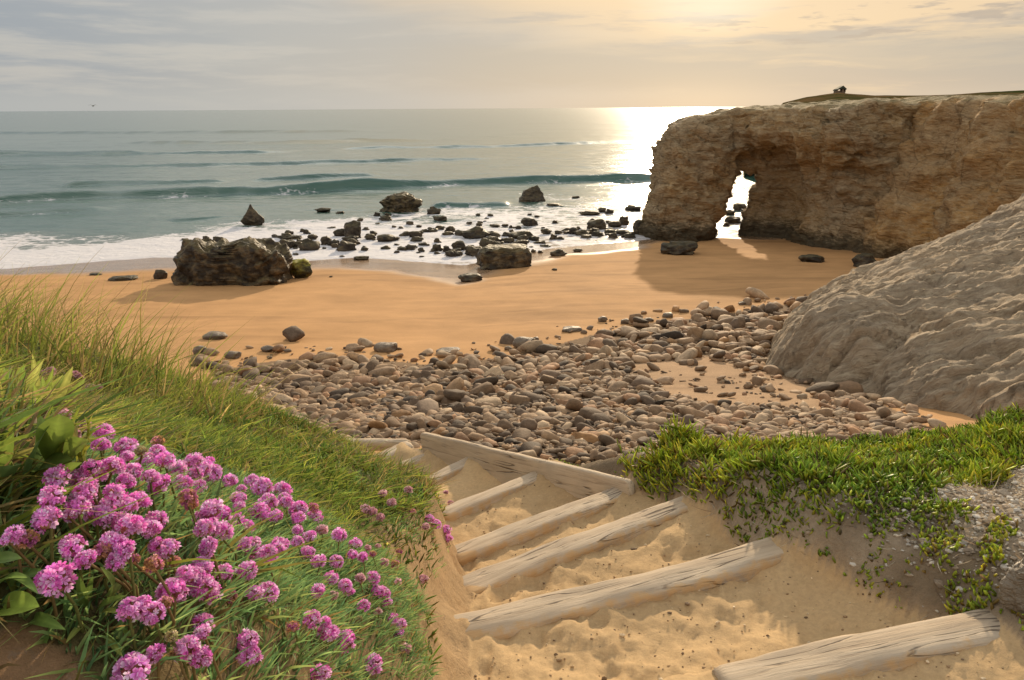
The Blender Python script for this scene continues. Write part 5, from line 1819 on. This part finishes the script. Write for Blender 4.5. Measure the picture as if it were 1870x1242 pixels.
def thrift_clump(label, heads, area, nleaf, raise_, box, leafL=(.024, .052), dens_poly=None):
    """heads: (px,py,diameter px,kind)"""
    hp = np.array([[h[0], h[1]] for h in heads], float)
    rz = VR.uniform(raise_[0], raise_[1], len(heads))
    P3 = np.zeros((len(heads), 3))
    for i in range(len(heads)):
        p, _ = hit(hp[i:i + 1, 0], hp[i:i + 1, 1], lambda a, b, q=rz[i]: H(a, b, 2) + q)
        P3[i] = p[0]
    c0 = P3.mean(0)
    c0[2] = H(c0[0], c0[1])
    root = link("sea_thrift", None, None, tuple(c0))
    tag(root, label, "flowering plant")
    for i, (px, py, dia, kind) in enumerate(heads):
        p = P3[i]
        dist = (p - CAM) @ CF
        R_ = np.clip(dia * dist / FPX * 0.5, .006, .05) * 1.08
        tilt = np.array([VR.normal(0, .25), VR.normal(-.12, .25), 1.0])
        q = Vector(tilt).to_track_quat('Z', 'Y') @ Matrix.Rotation(VR.uniform(0, 6.28), 3, 'Z').to_quaternion()
        h = link("flower_head", HEADS[kind][VR.integers(len(HEADS[kind]))], root, tuple(p - c0))
        h.rotation_mode = 'QUATERNION'
        h.rotation_quaternion = q
        h.scale = (R_, R_, R_ * VR.uniform(.82, .98))
        if kind == 2:
            h['label'] = "fading orange pink flower head"
        elif kind == 3:
            h['label'] = "pale unopened flower bud"
        link("calyx", CALYX, h)
        # stem, in the head's own space
        M_ = Matrix.Translation(p) @ q.to_matrix().to_4x4() @ Matrix.Diagonal((*h.scale, 1))
        Mi = np.array(M_.inverted())
        gx, gy = p[0] + VR.normal(0, .015) - .008, p[1] + VR.normal(.02, .012)
        g = np.array([gx, gy, float(H(np.array([gx]), np.array([gy]), 2)[0]) - .01])
        top = p - np.array(q @ Vector((0, 0, 1))) * R_ * .5
        mid = (g + top) / 2 + VR.normal(0, .006, 3)
        v, f_ = tube([g, lerp(g, mid, .5), mid, lerp(mid, top, .6), top], .0016, .0013, 5)
        v = np.c_[v, np.ones(len(v))] @ Mi.T
        cs = np.array([(.17, .17, .05), (.22, .15, .06)][VR.integers(2)])
        link("stem", make_mesh("flower_stem", v[:, :3], f_, M_STEM, True, np.tile(cs, (len(v), 1))), h)
    # cushion of narrow leaves
    x, y, z, px, py = scatter(nleaf, *box)
    nz = fbm(x * 5, y * 5, 61.0, 3)
    xl = np.interp(y, _xl[:, 0], _xl[:, 1])
    ok = in_poly(px + nz * 25, py + nz * 20, area) & (x < xl - .10)
    if dens_poly is not None:
        ok &= dens_poly(x, y, px, py)
    x, y, z, nz = x[ok], y[ok], z[ok], nz[ok]
    n = len(x)
    # leaves spring from little tufts
    tx, ty = np.round(x / .035 + VR.normal(0, .15, n)) * .035, np.round(y / .035 + VR.normal(0, .15, n)) * .035
    d_ = unit(np.c_[(x - tx) * 45 + VR.normal(0, .35, n), (y - ty) * 45 + VR.normal(0, .35, n), np.full(n, .9)])
    cg = pick([(.17, .29, .10), (.22, .34, .115), (.13, .25, .095), (.30, .38, .12)], n, .22)
    dead = (VR.uniform(size=n) < .06)[:, None]
    cg = np.where(dead, np.array([.34, .22, .08]), cg)
    bend = np.c_[d_[:, 0] * .5, d_[:, 1] * .5, -VR.uniform(0, .45, n)]
    V, F, C_ = blades(np.c_[x, y, z - .006], d_, VR.uniform(leafL[0], leafL[1], n), VR.uniform(.0034, .0058, n), bend, 3, cg * .40, cg * 1.5, .6)  # dark roots and bright tips colour in shaded gaps and highlights
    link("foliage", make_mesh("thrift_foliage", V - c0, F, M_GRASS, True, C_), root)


FLP = [(a / 2.174, 750 + b / 2.174, d_ / 2.174, k) for a, b, d_, k in FL]
_fg = random.Random(9)
FLP += [(a + _fg.uniform(-26, 26), b + _fg.uniform(-20, 20), d_ * _fg.uniform(.7, .95), 0) for a, b, d_, k in list(FLP) if k == 0 and b > 820 and a > 60 and b < 1215 and (a < 600) and _fg.random() < .36]
g1 = [f_ for f_ in FLP if f_[0] < 355]
g2 = [f_ for f_ in FLP if f_[0] >= 355 and f_[0] < 742 and f_[1] > 870 and not (f_[0] > 640 and f_[1] < 960)]
g3 = [f_ for f_ in FLP if f_ not in g1 and f_ not in g2]
left = [p for p in CUSHION]
thrift_clump("largest clump of pink sea thrift, thick with big flower heads beside the broad leaved plants", g1, [(-40, 965), (60, 850), (150, 765), (300, 785), (370, 820), (365, 930), (345, 1020), (330, 1260), (130, 1260), (75, 1150), (-40, 1110)], 62000, (.05, .085), (-1.1, -.02, .15, 1.7))
thrift_clump("pink sea thrift clump on the sandy path edge, its flower heads widely spaced", [f_ for f_ in FLP if f_ in g2], [(368, 825), (460, 850), (600, 930), (720, 1010), (775, 1110), (768, 1260), (333, 1260), (348, 1020), (366, 930)], 62000, (.045, .08), (-.75, -.02, .3, 2.3))
thrift_clump("thin faded sea thrift on the dry bank edge just above the timber steps", g3, [(640, 850), (840, 930), (845, 1010), (790, 1060), (700, 1000), (640, 930)], 14000, (.035, .06), (-.9, -.1, 1.5, 4.2), (.02, .05), lambda x, y, px, py: fbm(x * 6, y * 6, 71.0, 2) > .12)
thrift_clump("pale pink sea thrift between the light green plant and the tall grass", FAR, [(75, 665), (150, 675), (190, 710), (180, 770), (110, 770), (100, 700)], 14000, (.05, .08), (-2.2, -.6, 1.0, 3.0))

# ------------------------------------------------------------------ hut on the hill and a gull
def mesh_boxes(boxes):
    V, F = [], []
    for (x0, x1, y0, y1, z0, z1) in boxes:
        o = len(V)
        V += [(x0, y0, z0), (x1, y0, z0), (x1, y1, z0), (x0, y1, z0), (x0, y0, z1), (x1, y0, z1), (x1, y1, z1), (x0, y1, z1)]
        F += [(o, o + 3, o + 2, o + 1), (o + 4, o + 5, o + 6, o + 7), (o, o + 1, o + 5, o + 4), (o + 1, o + 2, o + 6, o + 5), (o + 2, o + 3, o + 7, o + 6), (o + 3, o, o + 4, o + 7)]
    return np.array(V, float), np.array(F)


hb = at_y(np.array([1533.0]), np.array([170.5]), 300.0)[0]
hut = link("stone_hut", None, None, (hb[0], hb[1], hb[2] - .3))
tag(hut, "tiny open stone hut with a dark peaked roof on top of the grassy hill", "hut")
v, f_ = mesh_boxes([(-1.7, -.35, -1.2, 1.2, 0, 1.2), (-.35, 1.6, -1.2, 1.2, 0, .75), (-1.7, -1.1, -1.2, 1.2, 1.203, 1.75), (.52, .95, -1.2, 1.2, .753, 1.9), (1.42, 1.7, -1.2, 1.2, .753, 1.8)])
link("wall", make_mesh("hut_wall", v, f_, mat_plain("hut_stone", (.20, .13, .075)), False), hut)
v = np.array([(-1.95, -1.5, 1.45), (.55, -1.5, 2.9), (1.95, -1.5, 1.75), (1.7, -1.5, 1.5), (.5, -1.5, 2.0), (-1.85, -1.5, 1.2)])
v = np.r_[v, v + np.array([0, 3.0, 0])]
fq = np.array([(i, (i + 1) % 6, 6 + (i + 1) % 6, 6 + i) for i in range(6)] + [(0, 5, 4, 1), (1, 4, 3, 2), (6, 7, 10, 11), (7, 8, 9, 10)])
link("roof", make_mesh("hut_roof", v, fq, mat_plain("hut_roof", (.05, .055, .03)), False), hut)
gp = at_y(np.array([170.0]), np.array([193.5]), 110.0)[0]
gull = []
for sx in (-1, 1):
    gull += [(0, .12, 0), (0, -.12, 0), (sx * .30, -.08, .16), (sx * .30, .08, .16), (sx * .62, -.10, .05), (sx * .62, -.04, .05)]
gf = [(0, 1, 2, 3), (3, 2, 4, 5), (6, 9, 8, 7), (9, 11, 10, 8)]
bv, bf = ICO[2]
V = np.r_[np.array(gull), bv * np.array([.07, .28, .07])]
ob = link("seabird", make_mesh("seabird", V, [np.array(gf), bf + 12], mat_plain("bird_feathers", (.08, .08, .08)), True), None, tuple(gp))
tag(ob, "tiny dark seabird flying low over the horizon", "bird")
